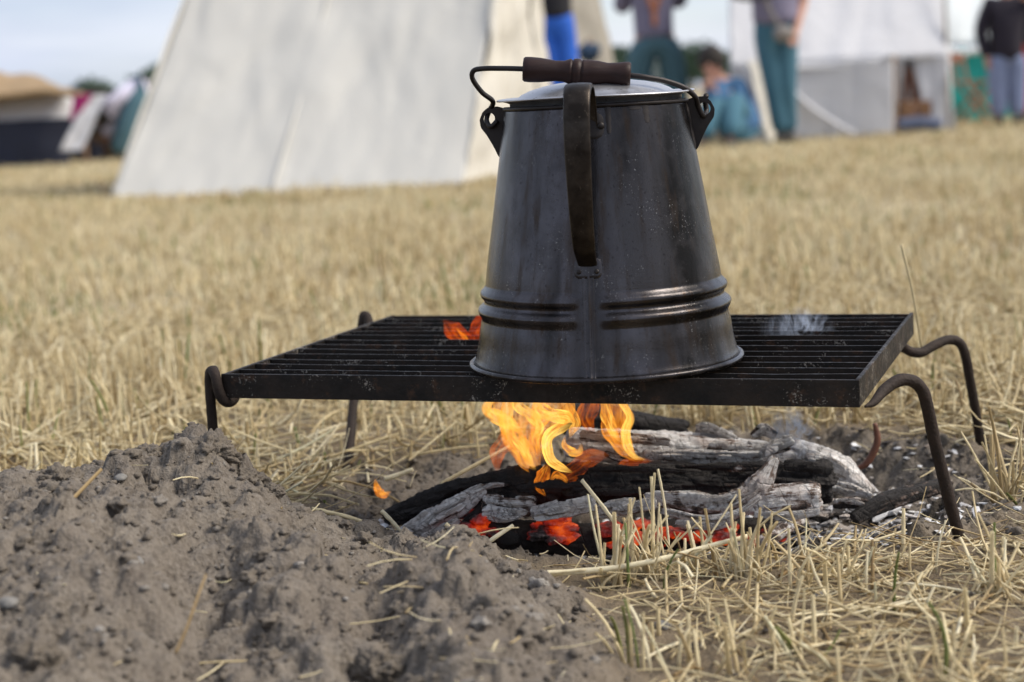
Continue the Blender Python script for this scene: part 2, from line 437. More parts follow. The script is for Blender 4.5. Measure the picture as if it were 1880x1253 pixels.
def earth_clod(px, py, Yd, rpx, lab, seed):
    v, f = ICO5; rs = np.random.RandomState(seed); o3 = rs.uniform(0, 40, 3); r = rpx * Yd / F_PX
    d = 1 + .38 * fbm(v * 1.5 + o3, 3) - .34 * np.abs(fbm(v * 3.2 + o3, 3, .6)) + .10 * fbm(v * 9 + o3, 3, .6)
    q = W(px, py, Yd); v = v * d[:, None] * [1.15, 1, .82] * r
    z = float(gh(q[0], q[1])); z = min(q[2], z + r * .45)
    o = obj('earth_clod', v, f, M_CLOD, attrs={'tint': np.full(len(v), .2)}, loc=(q[0], q[1], z)); tag(o, lab, 'clod', 'large clods of earth on the spoil heap')
ICO5 = ico(5)
for i_, (px, py, Yd, rp_, lab) in enumerate([(385, 832, 1.58, 44, 'largest crumbly earth clod at the highest point of the spoil heap'), (268, 842, 1.58, 32, 'earth clod on the crest left of the highest one, with straw behind'),
        (452, 872, 1.58, 26, 'earth clod just right of and below the highest clod of the heap'), (500, 905, 1.57, 20, 'smaller earth clod on the slope running down towards the fire'),
        (110, 885, 1.50, 36, 'broad earth clod near the left end of the crest'), (165, 950, 1.42, 34, 'earth clod on the left slope below the crest'),
        (420, 965, 1.44, 30, 'earth clod at the top of the right lobe of the heap'), (560, 955, 1.48, 30, 'earth clod on the right shoulder above the black log end'),
        (845, 1015, 1.46, 22, 'lone earth clod on the trodden soil in front of the left embers'), (780, 1060, 1.36, 24, 'earth clod at the right foot of the heap below the fire'),
        (690, 1150, 1.20, 44, 'large blurred clod at the bottom middle of the heap'), (60, 1180, 1.13, 40, 'large blurred clod in the bottom left corner')]):
    earth_clod(px, py, Yd, rp_, lab, 600 + i_)

# ------------------------------------------------------------------ straw
def straws(bx, by, bz, az, tilt, L, r, bend, m=3, K=3, seed=0):
    """vectorised stalks. az direction of lean, tilt from vertical, bend adds tilt along the stalk"""
    n = len(bx); rs = np.random.RandomState(seed)
    P = np.zeros((n, K + 1, 3)); P[:, 0] = np.stack([bx, by, bz], 1)
    T = np.zeros((n, K + 1, 3))
    for k in range(K + 1):
        tl = tilt + bend * (k / K); T[:, k] = np.stack([np.sin(tl) * np.cos(az), np.sin(tl) * np.sin(az), np.cos(tl)], 1)
        if k: P[:, k] = P[:, k - 1] + T[:, k - 1] * (L / K)[:, None]
    side = np.stack([-np.sin(az), np.cos(az), 0 * az], 1)[:, None].repeat(K + 1, 1); nn = np.cross(T, side)
    ph = rs.uniform(0, 6.28, n)[:, None]
    tw = np.linspace(0, 1, K + 1); rad = r[:, None] * (1 - .35 * tw)[None] 
    ring = []
    for j in range(m):
        a = ph + 2 * np.pi * j / m
        ring.append(P + (side * np.cos(a)[..., None] + nn * np.sin(a)[..., None] * .75) * rad[..., None])
    V = np.stack(ring, 2).reshape(-1, 3)                       # n,K+1,m
    base = (np.arange(n) * (K + 1) * m)[:, None]
    F1 = grid_faces(K + 1, m, True)
    Fq = (base[:, None] + F1[None]).reshape(-1, 4)
    along = np.broadcast_to(tw[None, :, None], (n, K + 1, m)).ravel()
    return V, Fq, along
def straw_obj(name, n_or, label, tint=None, **k):
    V, Fq, al = straws(**k)
    per = len(V) // len(k['bx'])
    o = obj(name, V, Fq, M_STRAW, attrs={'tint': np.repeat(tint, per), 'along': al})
    return tag(o, label, 'straw', kind='stuff')
def patchy(x, y, t, k=.16):
    p = fbm(np.stack([x * 1.3, y * .9, 0 * x + 4], -1), 3) + .5 * fbm(np.stack([x * 5, y * 4, 0 * x + 14], -1), 2)
    g = fbm(np.stack([x * 1.1, y * .7, 0 * x + 40], -1), 3) > .42
    t2 = np.where(t < .89, np.clip(t + k * p, 0, .88), t); rr = np.random.RandomState(2).rand(len(x))
    return np.where(g & (rr < .22), .92 + .08 * rr / .22, t2)
def tall(x, y): return np.clip(1 + .75 * fbm(np.stack([x * 1.8, y * 1.4, 0 * x + 24], -1), 3) + .2 * np.sin((x * .93 + y * .36) * 2 * np.pi / .14), .3, 1.6)
def tints(rs, n, green=.05):
    t = np.clip(rs.normal(.52, .2, n), 0, .88); g = rs.rand(n) < green; t[g] = rs.uniform(.92, 1, g.sum()); return t
P_edgeA, P_edgeB = G(1075, 1020), G(1235, 1260)
def density(x, y):
    """0..1 where straw stands"""
    d = np.sqrt(((x - .18) / .385) ** 2 + ((y - 1.86) / .27) ** 2)
    n = fbm(np.stack([x * 6, y * 6, 0 * x], -1), 2)
    a = ss(1.0, 1.3, d + .18 * n)
    m = fld(Mm, x, y)
    a = a * (1 - ss(.02, .2, m))
    edge = P_edgeA[0] + (y - P_edgeA[1]) * (P_edgeB[0] - P_edgeA[0]) / (P_edgeB[1] - P_edgeA[1])
    front = (y < 1.66)
    a = np.where(front, a * ss(-.07, .12, x - edge + .05 * n), a)
    # bare trampled patch by the front right foot
    q = G(1760, 960); a = a * (1 - .85 * np.exp(-(((x - q[0]) / .12) ** 2 + ((y - q[1]) / .09) ** 2)))
    q = G(600, 800); a = a * (1 - .5 * np.exp(-(((x - q[0]) / .22) ** 2 + ((y - q[1]) / .14) ** 2)))
    return a
def scatter(n, x0, x1, y0, y1, seed, pw=1.0, fan=None):
    rs = np.random.RandomState(seed)
    y = y0 + (y1 - y0) * rs.rand(n) ** pw
    if fan: x = (rs.rand(n) * 2 - 1) * (fan * y + .35)
    else: x = rs.uniform(x0, x1, n)
    k = rs.rand(n) < density(x, y)
    # clump into drill tufts
    return x[k], y[k], rs
# foreground and around the pit, in focus
x, y, rs = scatter(420, .02, .85, .95, 1.75, 31)
j = rs.normal(0, .006, (2, len(x)))
n = len(x)
straw_obj('standing_straw', n, 'short cut straw stubble standing in the right foreground', tint=tints(rs, n, .04), bx=x, by=y, bz=gh(x, y) - .004,
          az=rs.uniform(0, 6.28, n), tilt=np.abs(rs.normal(0, .6, n)), L=rs.uniform(.012, .055, n), r=rs.uniform(.0011, .0027, n), bend=rs.normal(0, .5, n), m=5, K=4, seed=1)
x, y, rs = scatter(4600, .0, .9, .95, 1.8, 32); n = len(x)
straw_obj('lying_straw', n, 'flattened dry straw litter covering the soil in the right foreground', tint=np.clip(rs.normal(.42, .22, n), 0, .88), bx=x, by=y, bz=gh(x, y) + rs.uniform(.0005, .009, n),
          az=rs.uniform(0, 6.28, n), tilt=rs.normal(1.48, .12, n), L=rs.uniform(.02, .13, n) * rs.uniform(.4, 1, n), r=.0005 * 5 ** rs.rand(n) ** 1.4, bend=rs.normal(0, .5, n), m=4, K=4, seed=2)
# thin litter over everything incl. the bare soil
rs = np.random.RandomState(33); n = 1500
x = rs.uniform(-.8, .8, n); y = rs.uniform(1.0, 2.3, n); k = (fld(Pd, x, y) > .85) & ((x > -.1) | (rs.rand(n) < .3)); x, y = x[k], y[k]; n = len(x)
straw_obj('loose_chaff', n, 'scattered loose bits of chaff and straw on the bare soil', tint=np.clip(rs.normal(.5, .2, n), 0, .88), bx=x, by=y, bz=gh(x, y) + .003,
          az=rs.uniform(0, 6.28, n), tilt=rs.normal(1.5, .1, n), L=rs.uniform(.006, .05, n), r=rs.uniform(.0004, .0013, n), bend=rs.normal(0, .4, n), m=4, K=3, seed=3)
# behind the pit
parts = []
x, y, rs = scatter(14000, 0, 0, 1.75, 3.6, 34, 1.0, .56); n = len(x)
straw_obj('stubble_behind_pit', n, 'dense upright straw stubble just behind the fire pit', tint=patchy(x, y, tints(rs, n, .05)), bx=x, by=y, bz=gh(x, y) - .004,
          az=rs.uniform(0, 6.28, n), tilt=np.abs(rs.normal(0, .33, n)), L=rs.uniform(.018, .078, n) * np.clip((y - 1.7) / .5, .4, 1) * tall(x, y), r=rs.uniform(.0013, .0033, n), bend=rs.normal(0, .35, n), m=4, K=3, seed=4)
x, y, rs = scatter(17500, 0, 0, 1.7, 3.6, 35, 1.0, .56); n = len(x)
straw_obj('litter_behind_pit', n, 'lying straw litter between the stubble behind the fire pit', tint=np.clip(rs.normal(.45, .2, n), 0, .88), bx=x, by=y, bz=gh(x, y) + rs.uniform(.001, .02, n),
          az=rs.uniform(0, 6.28, n), tilt=rs.normal(1.45, .15, n), L=rs.uniform(.03, .12, n), r=rs.uniform(.0008, .0030, n), bend=rs.normal(0, .5, n), m=3, K=3, seed=5)
x, y, rs = scatter(44000, 0, 0, 3.5, 8.5, 36, 1.0, .55); n = len(x)
straw_obj('stubble_mid_field', n, 'pale straw stubble across the middle of the field', tint=patchy(x, y, tints(rs, n, .035), .22), bx=x, by=y, bz=gh(x, y) - .005,
          az=rs.uniform(0, 6.28, n), tilt=np.abs(rs.normal(0, .5, n)), L=rs.uniform(.015, .066, n) * tall(x, y), r=rs.uniform(.002, .0045, n), bend=rs.normal(0, .3, n), m=3, K=1, seed=6)
x, y, rs = scatter(76000, 0, 0, 8.4, 28, 37, 1.3, .52); n = len(x)
straw_obj('stubble_far_field', n, 'straw stubble of the far field around the tents', tint=patchy(x, y, tints(rs, n, .02), .22), bx=x, by=y, bz=gh(x, y) - .005,
          az=rs.uniform(0, 6.28, n), tilt=np.abs(rs.normal(0, .35, n)), L=rs.uniform(.02, .06, n), r=rs.uniform(.004, .008, n), bend=rs.normal(0, .2, n), m=3, K=1, seed=7)

# ------------------------------------------------------------------ tufts and single stalks that stand out
def tuft(px, py, n, L, lab, seed, spread=.5, rr=(.0013, .0028), z=0.0, green=.04):
    q = G(px, py, z); rs = np.random.RandomState(seed); bx = q[0] + rs.normal(0, .010, n); by = q[1] + rs.normal(0, .010, n)
    V, Fq, al = straws(bx, by, gh(bx, by) - .006, rs.uniform(0, 6.28, n), np.abs(rs.normal(0, spread + .12, n)), L * rs.uniform(.35, 1.1, n), rs.uniform(*rr, n), rs.normal(0, .6, n), 6, 5, seed)
    c0 = np.array([q[0], q[1], 0]); o = obj('straw_tuft', V - c0, Fq, M_STRAW, attrs={'tint': np.repeat(tints(rs, n, green), len(V) // n), 'along': al}, loc=c0)
    return tag(o, lab, 'straw tuft', 'tufts of cut straw round the fire')
for a_ in [(1130, 1075, 22, .085, 'splayed straw tuft right at the edge of bare soil, left end of the foreground straw', 1, .45), (1205, 1060, 26, .105, 'tallest splayed straw tuft in front of the black log', 2, .4),
           (1268, 1045, 14, .07, 'thin straw tuft just right of the tallest tuft in front of the fire', 3, .5), (1352, 1060, 12, .075, 'upright straw tuft in front of the grey branch end', 4, .25),
           (1385, 1055, 14, .085, 'bundle of pale upright stalks in front of the split grey log', 5, .2), (1482, 1085, 9, .07, 'straw tuft with two thick stalks below the white ash', 6, .3),
           (1560, 1075, 7, .07, 'sparse straw tuft left of the front right grate leg', 7, .35), (1225, 1225, 10, .06, 'blurred short stalks near the bottom edge left of the others', 8, .2),
           (1155, 1215, 6, .06, 'yellow green bent stalks near the bottom edge beside the spoil heap', 9, .25), (1340, 1235, 6, .08, 'single clump of two blurred tall stalks at the bottom centre right', 10, .2),
           (1735, 1250, 8, .075, 'blurred upright stalks at the bottom edge towards the right', 11, .2), (1845, 905, 26, .11, 'tall straw tuft at the right edge behind the front right grate leg', 12, .4),
           (1825, 1100, 10, .075, 'straw tuft low at the right edge in front of the grate leg', 13, .4), (1640, 1120, 8, .06, 'flattened straw tuft below the foot of the front right grate leg', 14, .9),
           (1470, 1200, 12, .06, 'small tuft with green blades in the middle of the foreground straw', 15, .7)]:
    tuft(a_[0], a_[1], a_[2], a_[3], a_[4], a_[5], a_[6], green=.35 if 'green' in a_[4] else .04)
def stalk(pts, rpx, lab, tint=.75, seed=1):
    P = np.array([W(*p) for p in pts]); r = rpx * pts[0][2] / F_PX; v, f = tube(P, [r] * (len(P) - 1) + [r * .8], 8, 24, flat=.6)
    v = v + .0003 * fbm(v * 200, 2)[:, None]
    o = obj('straw_stalk', v, f, M_STRAW, attrs={'tint': np.full(len(v), tint), 'along': np.full(len(v), .6)}); return tag(o, lab, 'straw')
stalk([(925, 1058, 1.475), (1150, 1040, 1.48), (1372, 985, 1.51)], 6, 'longest thick pale straw lying across the foreground below the embers', .8)
stalk([(918, 1070, 1.47), (960, 1058, 1.47), (1075, 1046, 1.475)], 3.5, 'thinner straw crossing the left end of the longest straw', .7)
stalk([(1068, 882, 1.60), (1128, 960, 1.57), (1175, 1052, 1.54)], 4.5, 'long stalk leaning left over the black log', .7)
stalk([(1208, 862, 1.61), (1222, 940, 1.59), (1232, 1050, 1.55)], 4, 'thin tall stalk standing in front of the black log', .65)
stalk([(818, 962, 1.60), (845, 985, 1.60), (880, 1006, 1.60)], 4, 'short stalk pointing down left in front of the red slab', .6)
stalk([(886, 1004, 1.60), (912, 985, 1.60), (942, 965, 1.61)], 4.5, 'short stalk pointing up right in front of the red embers', .82)
stalk([(336, 924, 1.53), (375, 900, 1.53), (412, 876, 1.54)], 5, 'short bright straw lying on the ridge of the spoil heap', .85)
stalk([(428, 928, 1.54), (442, 914, 1.54), (456, 898, 1.55)], 4, 'stub of straw sticking out of the spoil heap beside a longer one', .85)
stalk([(78, 972, 1.38), (130, 920, 1.42), (186, 862, 1.47)], 5, 'brownish twig standing on the left part of the spoil heap', .05)
stalk([(322, 1200, 1.16), (344, 1150, 1.17), (358, 1110, 1.18), (378, 1055, 1.2)], 3.5, 'blurred brown twig in the gully of the spoil heap', .02)
stalk([(572, 934, 1.66), (640, 950, 1.66), (722, 978, 1.66)], 4, 'long thin straw lying behind the spoil heap left of the fire', .55)
stalk([(700, 938, 1.67), (720, 958, 1.67), (738, 978, 1.67)], 4, 'short straw propped against the left end of the black log', .75)
stalk([(808, 890, 1.86), (880, 850, 1.88), (935, 820, 1.9)], 4, 'long straw lying in the pit behind the left end of the black log', .55)
stalk([(706, 880, 1.93), (730, 873, 1.93), (758, 862, 1.93)], 5, 'short pale straw lying on dark soil left of the flames', .85)
stalk([(1655, 450, 1.98), (1676, 540, 1.97), (1692, 640, 1.97)], 3, 'single tall thin stalk rising behind the rear right corner of the grate', .45)

# ------------------------------------------------------------------ the grate
def f_steel(m, out):
    v = m.co(); n = m.noise(v, 18, 6, .6); n2 = m.noise(v, 140, 4, .6)
    c = m.mix(m.ramp(n, [(.35, 0.), (.7, 1.)]), (.008, .007, .006), (.029, .020, .015))
    c = m.mix(m.ramp(m.noise(v, 45, 5, .7), [(.56, 0.), (.68, .8)]), c, (.075, .038, .020))
    spk = m.ramp(m.math('MULTIPLY', m.noise(v, 420, 3, .6), m.noise(v, 30, 3)), [(.34, 0.), (.41, .8)])
    c = m.mix(spk, c, (.32, .29, .25))
    m.bsdf(out, c, m.ramp(n2, [(.3, .42), (.7, .75)]), .55, m.math('ADD', n2, n), .35, .002)
M_STEEL = mat('sooty_steel', f_steel)
def f_rod(m, out):
    v = m.co(); n = m.noise(v, 60, 6, .65); n2 = m.noise(v, 400, 3)
    c = m.mix(n, (.011, .008, .006), (.045, .028, .020))
    m.bsdf(out, c, .75, .4, m.math('ADD', n2, n), .6, .002)
M_ROD = mat('rusty_rod', f_rod)
grate = thing('fire_grate', 'black steel cooking grate on four bent rod legs standing over the fire', 'grate', (*FR, 0))
def gbox(s0, t0, s1, t1, z0, z1, name, m=M_STEEL, bv=.0006):
    c = (gp(s0, t0) + gp(s1, t1)) / 2
    v, f = box(0, 0, 0, abs(s1 - s0), abs(t1 - t0), z1 - z0, YAW)
    # subdivide lengthwise for slight warps
    o = obj(name, v + [c[0], c[1], (z0 + z1) / 2], f, m, grate, smooth=False); bevel(o, bv); return o
RH, RT = .026, .004
gbox(0, 0, GW, RT, GZ - RH, GZ, 'front_rail')
gbox(RT + .0004, GD - RT, GW - RT - .0004, GD, GZ - RH * .9, GZ - .0012, 'rear_rail')
gbox(GW - RT, RT + .0004, GW, GD, GZ - RH, GZ + .0004, 'side_rail')
gbox(0, RT + .0004, RT, GD, GZ - RH, GZ - .0003, 'side_rail')
rs = np.random.RandomState(8)
for k in range(12):
    t = GD * (k + 1) / 13
    dz = rs.uniform(-.0012, -.0004); sl = rs.uniform(-.0008, .0008)
    n = 9; s_ = np.linspace(RT + .0005, GW - RT - .0005, n); VV = []
    sag = -.0015 * np.sin(np.pi * s_ / GW) * rs.rand() + rs.normal(0, .0003, n)
    for i in range(n):
        for a, b in ((-.0014, GZ - .021), (.0014, GZ - .021), (.0014, GZ), (-.0014, GZ)):
            p = gp(s_[i], t + a + sl * math.sin(3 * s_[i] / GW)); VV.append([p[0], p[1], b + dz + sag[i]])
    f = grid_faces(n, 4, True); f = [tuple(q) for q in f] + [(0, 1, 2, 3), tuple(range((n - 1) * 4, n * 4))[::-1]]
    obj('bar', VV, f, M_STEEL, grate, smooth=False)
def rod(path, r, name='leg', n=70):
    P = [W(*q) for q in path]; v, f = tube(P, r, 14, n); v = v + .0004 * fbm(v * 130, 2)[:, None]
    return obj(name, v, f, M_ROD, grate)
rod([(1588, 747, 1.522), (1604, 739, 1.53), (1624, 716, 1.545), (1650, 699, 1.555), (1676, 700, 1.56), (1694, 718, 1.565), (1703, 750, 1.57), (1716, 810, 1.58), (1738, 900, 1.59), (1762, 990, 1.60), (1767, 1012, 1.603)],
    [.0012, .0038, .0056, .006, .006, .006, .006, .006, .006, .0058, .0058])
rod([(1655, 634, 1.925), (1668, 644, 1.93), (1690, 648, 1.935), (1716, 634, 1.945), (1742, 624, 1.955), (1762, 630, 1.96), (1773, 655, 1.965), (1781, 700, 1.975), (1792, 760, 1.99), (1803, 830, 2.0)], .0058)
rod([(428, 690, 1.772), (434, 716, 1.77), (427, 736, 1.762), (412, 737, 1.752), (401, 716, 1.748), (396, 692, 1.75), (391, 681, 1.757), (385, 690, 1.762), (387, 740, 1.765), (392, 800, 1.772), (398, 870, 1.78)],
    [.0055] * 11)
rod([(676, 600, 2.17), (676, 586, 2.175), (671, 580, 2.18), (666, 588, 2.18), (658, 660, 2.17), (649, 740, 2.13), (643, 810, 2.08), (636, 885, 2.03)], .0062)

# ------------------------------------------------------------------ the kettle
def f_kettle(m, out):
    v = m.co(); vs = m.co((24, 24, 1.3)); n = m.noise(vs, 1.0, 5, .55); n1 = m.noise(m.co((95, 95, 2.5)), 1.0, 4, .6)
    sp_ = m.noise(v, 330, 3, .6); blot = m.noise(v, 55, 5, .6); fine = m.noise(v, 900, 2, .6)
    big = m.noise(m.co((15, 15, .9)), 1.0, 3, .5, .3); c = m.mix(m.ramp(n, [(.38, 0.), (.62, 1.)]), (.006, .005, .0045), (.046, .042, .043))
    c = m.mix(m.math('MULTIPLY', m.ramp(big, [(.50, 0.), (.62, .85)]), m.ramp(m.noise(v, 38, 4, .6), [(.3, .5), (.6, 1.)])), c, (.085, .079, .086))  # pale vertical bands: heat stains plus sky reflections painted into the tin colour
    c = m.mix(m.ramp(n1, [(.52, 0.), (.70, .75)]), c, (.030, .019, .012))
    c = m.mix(m.ramp(blot, [(.5, 0.), (.75, .6)]), c, (.045, .040, .040))
    c = m.mix(m.ramp(sp_, [(.30, .8), (.39, 0.)]), c, (.015, .012, .012))
    wht = m.math('MULTIPLY', m.ramp(m.noise(v, 520, 4, .65), [(.63, 0.), (.70, 1.)]), m.ramp(m.noise(v, 24, 3), [(.50, 0.), (.62, 1.)]))
    c = m.mix(wht, c, (.42, .40, .37))
    ro = m.math('ADD', m.ramp(n, [(.3, .25), (.7, .12)]), m.math('MULTIPLY', blot, .15))
    m.bsdf(out, c, ro, .82, m.math('ADD', m.math('MULTIPLY', fine, .3), m.math('MULTIPLY', m.math('ADD', blot, n), .8)), .14, .004)
M_KETTLE = mat('blackened_tinplate', f_kettle)
def f_handle(m, out):
    v = m.co(); n = m.noise(v, 35, 5, .6); n2 = m.noise(v, 260, 4, .6)
    c = m.mix(m.ramp(n, [(.35, 0.), (.68, 1.)]), (.013, .009, .006), (.055, .044, .035)); c = m.mix(m.ramp(n2, [(.62, 0.), (.75, .5)]), c, (.16, .13, .10))
    m.bsdf(out, c, m.ramp(n2, [(.3, .30), (.7, .5)]), .8, n, .2, .002)
M_HANDLE = mat('brown_black_strap', f_handle)
def f_lid(m, out):
    v = m.co(); n = m.noise(v, 40, 5, .6); n2 = m.noise(v, 300, 3)
    c = m.mix(n, (.36, .36, .38), (.55, .55, .57)); c = m.mix(m.ramp(n2, [(.62, 0.), (.72, .8)]), c, (.12, .10, .09))
    m.bsdf(out, c, m.ramp(n, [(.3, .30), (.7, .48)]), .85, n2, .12, .001)
M_LID = mat('worn_bright_tin', f_lid)
def f_iron(m, out):
    v = m.co(); n = m.noise(v, 90, 5, .6)
    m.bsdf(out, m.mix(n, (.012, .010, .010), (.034, .028, .026)), .5, .6, n, .3, .001)
M_IRON = mat('black_iron', f_iron)
def f_grip(m, out):
    v = m.co((12, 120, 120)); n = m.noise(v, 3.0, 5, .6, .5); n2 = m.noise(m.co(), 60, 4)
    c = m.mix(n, (.009, .0045, .004), (.030, .012, .009)); c = m.mix(m.ramp(n2, [(.5, 0.), (.75, .5)]), c, (.02, .013, .013))
    m.bsdf(out, c, .5, 0, n, .35, .001).inputs['Specular IOR Level'].default_value = .22
M_GRIP = mat('dark_turned_wood', f_grip)
KB = np.array([KX, KY, GZ + .0015])
kettle = thing('coffee_boiler', 'tall tapering blackened metal coffee boiler with lid and wooden bail grip standing on the grate', 'kettle', KB)
def kobj(name, v, f, m, par=None, smooth=True): return obj(name, np.asarray(v) + KB, f, m, par or kettle, smooth)
PH = math.radians(-100.0)
prof = [(.1375, .004), (.1350, .0075), (.1335, .012), (.1305, .025), (.1285, .040), (.1268, .0480), (.1262, .0510), (.1268, .0535), (.1282, .0565), (.1288, .0595), (.1278, .0625), (.1255, .0645), (.1232, .0668),
        (.1226, .0690), (.1232, .0712), (.1250, .0738), (.1256, .0765), (.1246, .0795), (.1222, .0822), (.1204, .085), (.1198, .090), (.1178, .103)]
ribs0 = {}
for k in range(1, 25): prof.append((.1178 + (.0912 - .1178) * k / 24, .103 + (.2624 - .103) * k / 24))
prof = np.array(prof); zz = np.concatenate([np.linspace(.004, .045, 10), np.linspace(.047, .088, 34), np.linspace(.092, .2624, 40)])
rr_ = np.interp(zz, prof[:, 1], prof[:, 0]); base_r = np.interp(zz, [.004, .008, .012, .04, .103, .2624], [.1372, .1345, .1332, .1282, .1178, .0912])
m_ = 240; a = np.linspace(0, 2 * np.pi, m_, endpoint=False)
dphi = np.abs((a - PH + np.pi) % (2 * np.pi) - np.pi)
amp = ss(math.radians(4.5), math.radians(8.5), dphi)
Rg = base_r[:, None] + (rr_ - base_r)[:, None] * amp[None] * 1.25
Rg += .0011 * fbm(np.stack([np.cos(a)[None] * 1.7 + 0 * zz[:, None], np.sin(a)[None] * 1.7 + 0 * zz[:, None], zz[:, None] * 7 + 0 * a[None]], -1), 3)
Vb = np.stack([Rg * np.cos(a), Rg * np.sin(a), np.repeat(zz[:, None], m_, 1)], -1)
inner = Vb[::-1] * [.988, .988, 1]; bot = np.stack([0 * a, 0 * a, 0 * a + .006], -1)[None] + Vb[:1] * [.02, .02, 0]
VVb = np.concatenate([bot, Vb, inner[:1]], 0).reshape(-1, 3)
body = kobj('body', VVb, grid_faces(len(zz) + 2, m_, True), M_KETTLE)
def ringtube(r, z, t, n=160, k=10, wob=.0):
    a = np.linspace(0, 2 * np.pi, n, endpoint=False); b = np.linspace(0, 2 * np.pi, k, endpoint=False)
    rr = r + wob * np.sin(3 * a)[:, None] + t * np.cos(b)[None]
    V = np.stack([rr * np.cos(a)[:, None], rr * np.sin(a)[:, None], z + t * np.sin(b)[None] + 0 * a[:, None]], -1).reshape(-1, 3)
    i = np.arange(n)[:, None]; j = np.arange(k)[None]
    return V, np.stack([i * k + j, ((i + 1) % n) * k + j, ((i + 1) % n) * k + (j + 1) % k, i * k + (j + 1) % k], -1).reshape(-1, 4)
kobj('base_rim', *ringtube(.1382, .0035, .0030), M_KETTLE)
kobj('top_rim', *ringtube(.0918, .2618, .0021), M_IRON)
# side seam below the handle
ca, sa = math.cos(PH), math.sin(PH)
er, et = np.array([ca, sa, 0]), np.array([-sa, ca, 0])
zs = np.linspace(.006, .112, 40); rs_ = np.interp(zs, [.004, .008, .012, .04, .103, .2624], [.1372, .1345, .1332, .1282, .1178, .0912])
tp = np.array([(-.0062, -.001), (-.0056, .0011), (-.0034, .0012), (-.0028, .0004), (-.0008, .0004), (0, .0022), (.0012, .0022), (.0018, .0006), (.0046, .0012), (.0054, .0011), (.006, -.001)])
Vs = np.array([[er * (r + o - .0002) + et * t + np.array([0, 0, z]) for t, o in tp] for r, z in zip(rs_, zs)])
kobj('seam', Vs.reshape(-1, 3), grid_faces(len(zs), len(tp)), M_KETTLE)
# strap handle
hp = catmull([(.092, .238), (.098, .262), (.108, .2775), (.126, .2820), (.142, .274), (.1515, .254), (.1545, .225), (.1525, .190), (.148, .160), (.139, .132), (.1295, .121), (.1185, .1125)], 64)
hw = np.interp(np.linspace(0, 1, 64), [0, .3, .55, .8, .93, 1], [.0122, .0126, .0120, .0104, .0093, .009])
T = np.gradient(hp, axis=0); T /= np.linalg.norm(T, axis=1)[:, None]; Nn = np.stack([-T[:, 1], T[:, 0]], 1) * -1
Nn = np.where((Nn[:, :1] * 0 + 1) > 0, Nn, Nn)
cs = [(-1, -.0030), (-1.02, 0), (-.9, .0012), (-.5, .0018), (0, .0021), (.5, .0018), (.9, .0012), (1.02, 0), (1, -.0030), (.88, -.0008), (0, .0002), (-.88, -.0008)]
sg = 1 if Nn[30, 0] > 0 else -1
Vh = []
for i in range(64):
    for c_, o_ in cs:
        q = hp[i] + Nn[i] * sg * o_
        Vh.append(er * q[0] + et * (c_ * hw[i]) + np.array([0, 0, q[1]]))
kobj('strap_handle', Vh, grid_faces(64, len(cs), True), M_HANDLE)
def patch(phi0, z0, hw_, hh, th=.0014, rnd=.5, name='bracket', m=M_KETTLE, par=None):
    """small plate that hugs the body, rounded outline"""
    nu, nv = 14, 12; V = []
    for s_ in (1, 0):
        for i in range(nv):
            for j in range(nu):
                u = -1 + 2 * j / (nu - 1); v_ = -1 + 2 * i / (nv - 1)
                k_ = math.sqrt(max(0, 1 - (abs(v_) ** 4) * rnd)); uu = u * k_
                z = z0 + v_ * hh; r = np.interp(z, [.04, .103, .2624], [.1282, .1178, .0912]) + (th if s_ else -.0005) * (1 if s_ == 0 or max(abs(u), abs(v_)) < .99 else .2)
                ph = phi0 + uu * hw_ / r; V.append([r * math.cos(ph), r * math.sin(ph), z])
    f = list(map(tuple, grid_faces(nv, nu)))
    return kobj(name, V, f, m, par)
br = patch(PH - .0, .1085, .0135, .0095)
patch(PH, .2425, .0185, .0125, name='bracket', m=M_IRON)
def rivet(phi, z, r=.0038, par=None):
    rb = np.interp(z, [.04, .103, .2624], [.1282, .1178, .0912]) + .0012
    v, f = ICO2; v = v * [r, r, r * .5]
    ex, ey, ez = np.array([-math.sin(phi), math.cos(phi), 0]), np.array([0, 0, 1]), np.array([math.cos(phi), math.sin(phi), 0])
    v = v[:, :1] * ex + v[:, 1:2] * ey + v[:, 2:] * ez + ez * rb + np.array([0, 0, z])
    kobj('rivet', v, f, M_IRON, par)
for s_ in (-1, 1): rivet(PH + s_ * .0150 / .093, .2425)
for s_ in (-1, 1): rivet(PH + s_ * .0085 / .118, .1055, .0026)
# dried drip of soot running down from the rim
for (ph, z0, z1, w_) in [(PH + math.radians(38), .262, .243, .0038), (PH + math.radians(31), .262, .256, .008), (PH + math.radians(14), .262, .235, .003)]:
    nn_ = 10; V = []
    for i in range(nn_):
        z = z0 + (z1 - z0) * i / (nn_ - 1); r = np.interp(z, [.103, .2624], [.1178, .0912]) + .0005
        ww = w_ * (1 - .35 * (i / (nn_ - 1))) * (1 + .2 * math.sin(i * 2.1 + ph))
        for j in range(5): p_ = ph + (-1 + j / 2) * ww / r; V.append([(r + .0005 * (1 - abs(-1 + j / 2))) * math.cos(p_), (r + .0005 * (1 - abs(-1 + j / 2))) * math.sin(p_), z])
    kobj('soot_drip', V, grid_faces(nn_, 5), M_IRON)
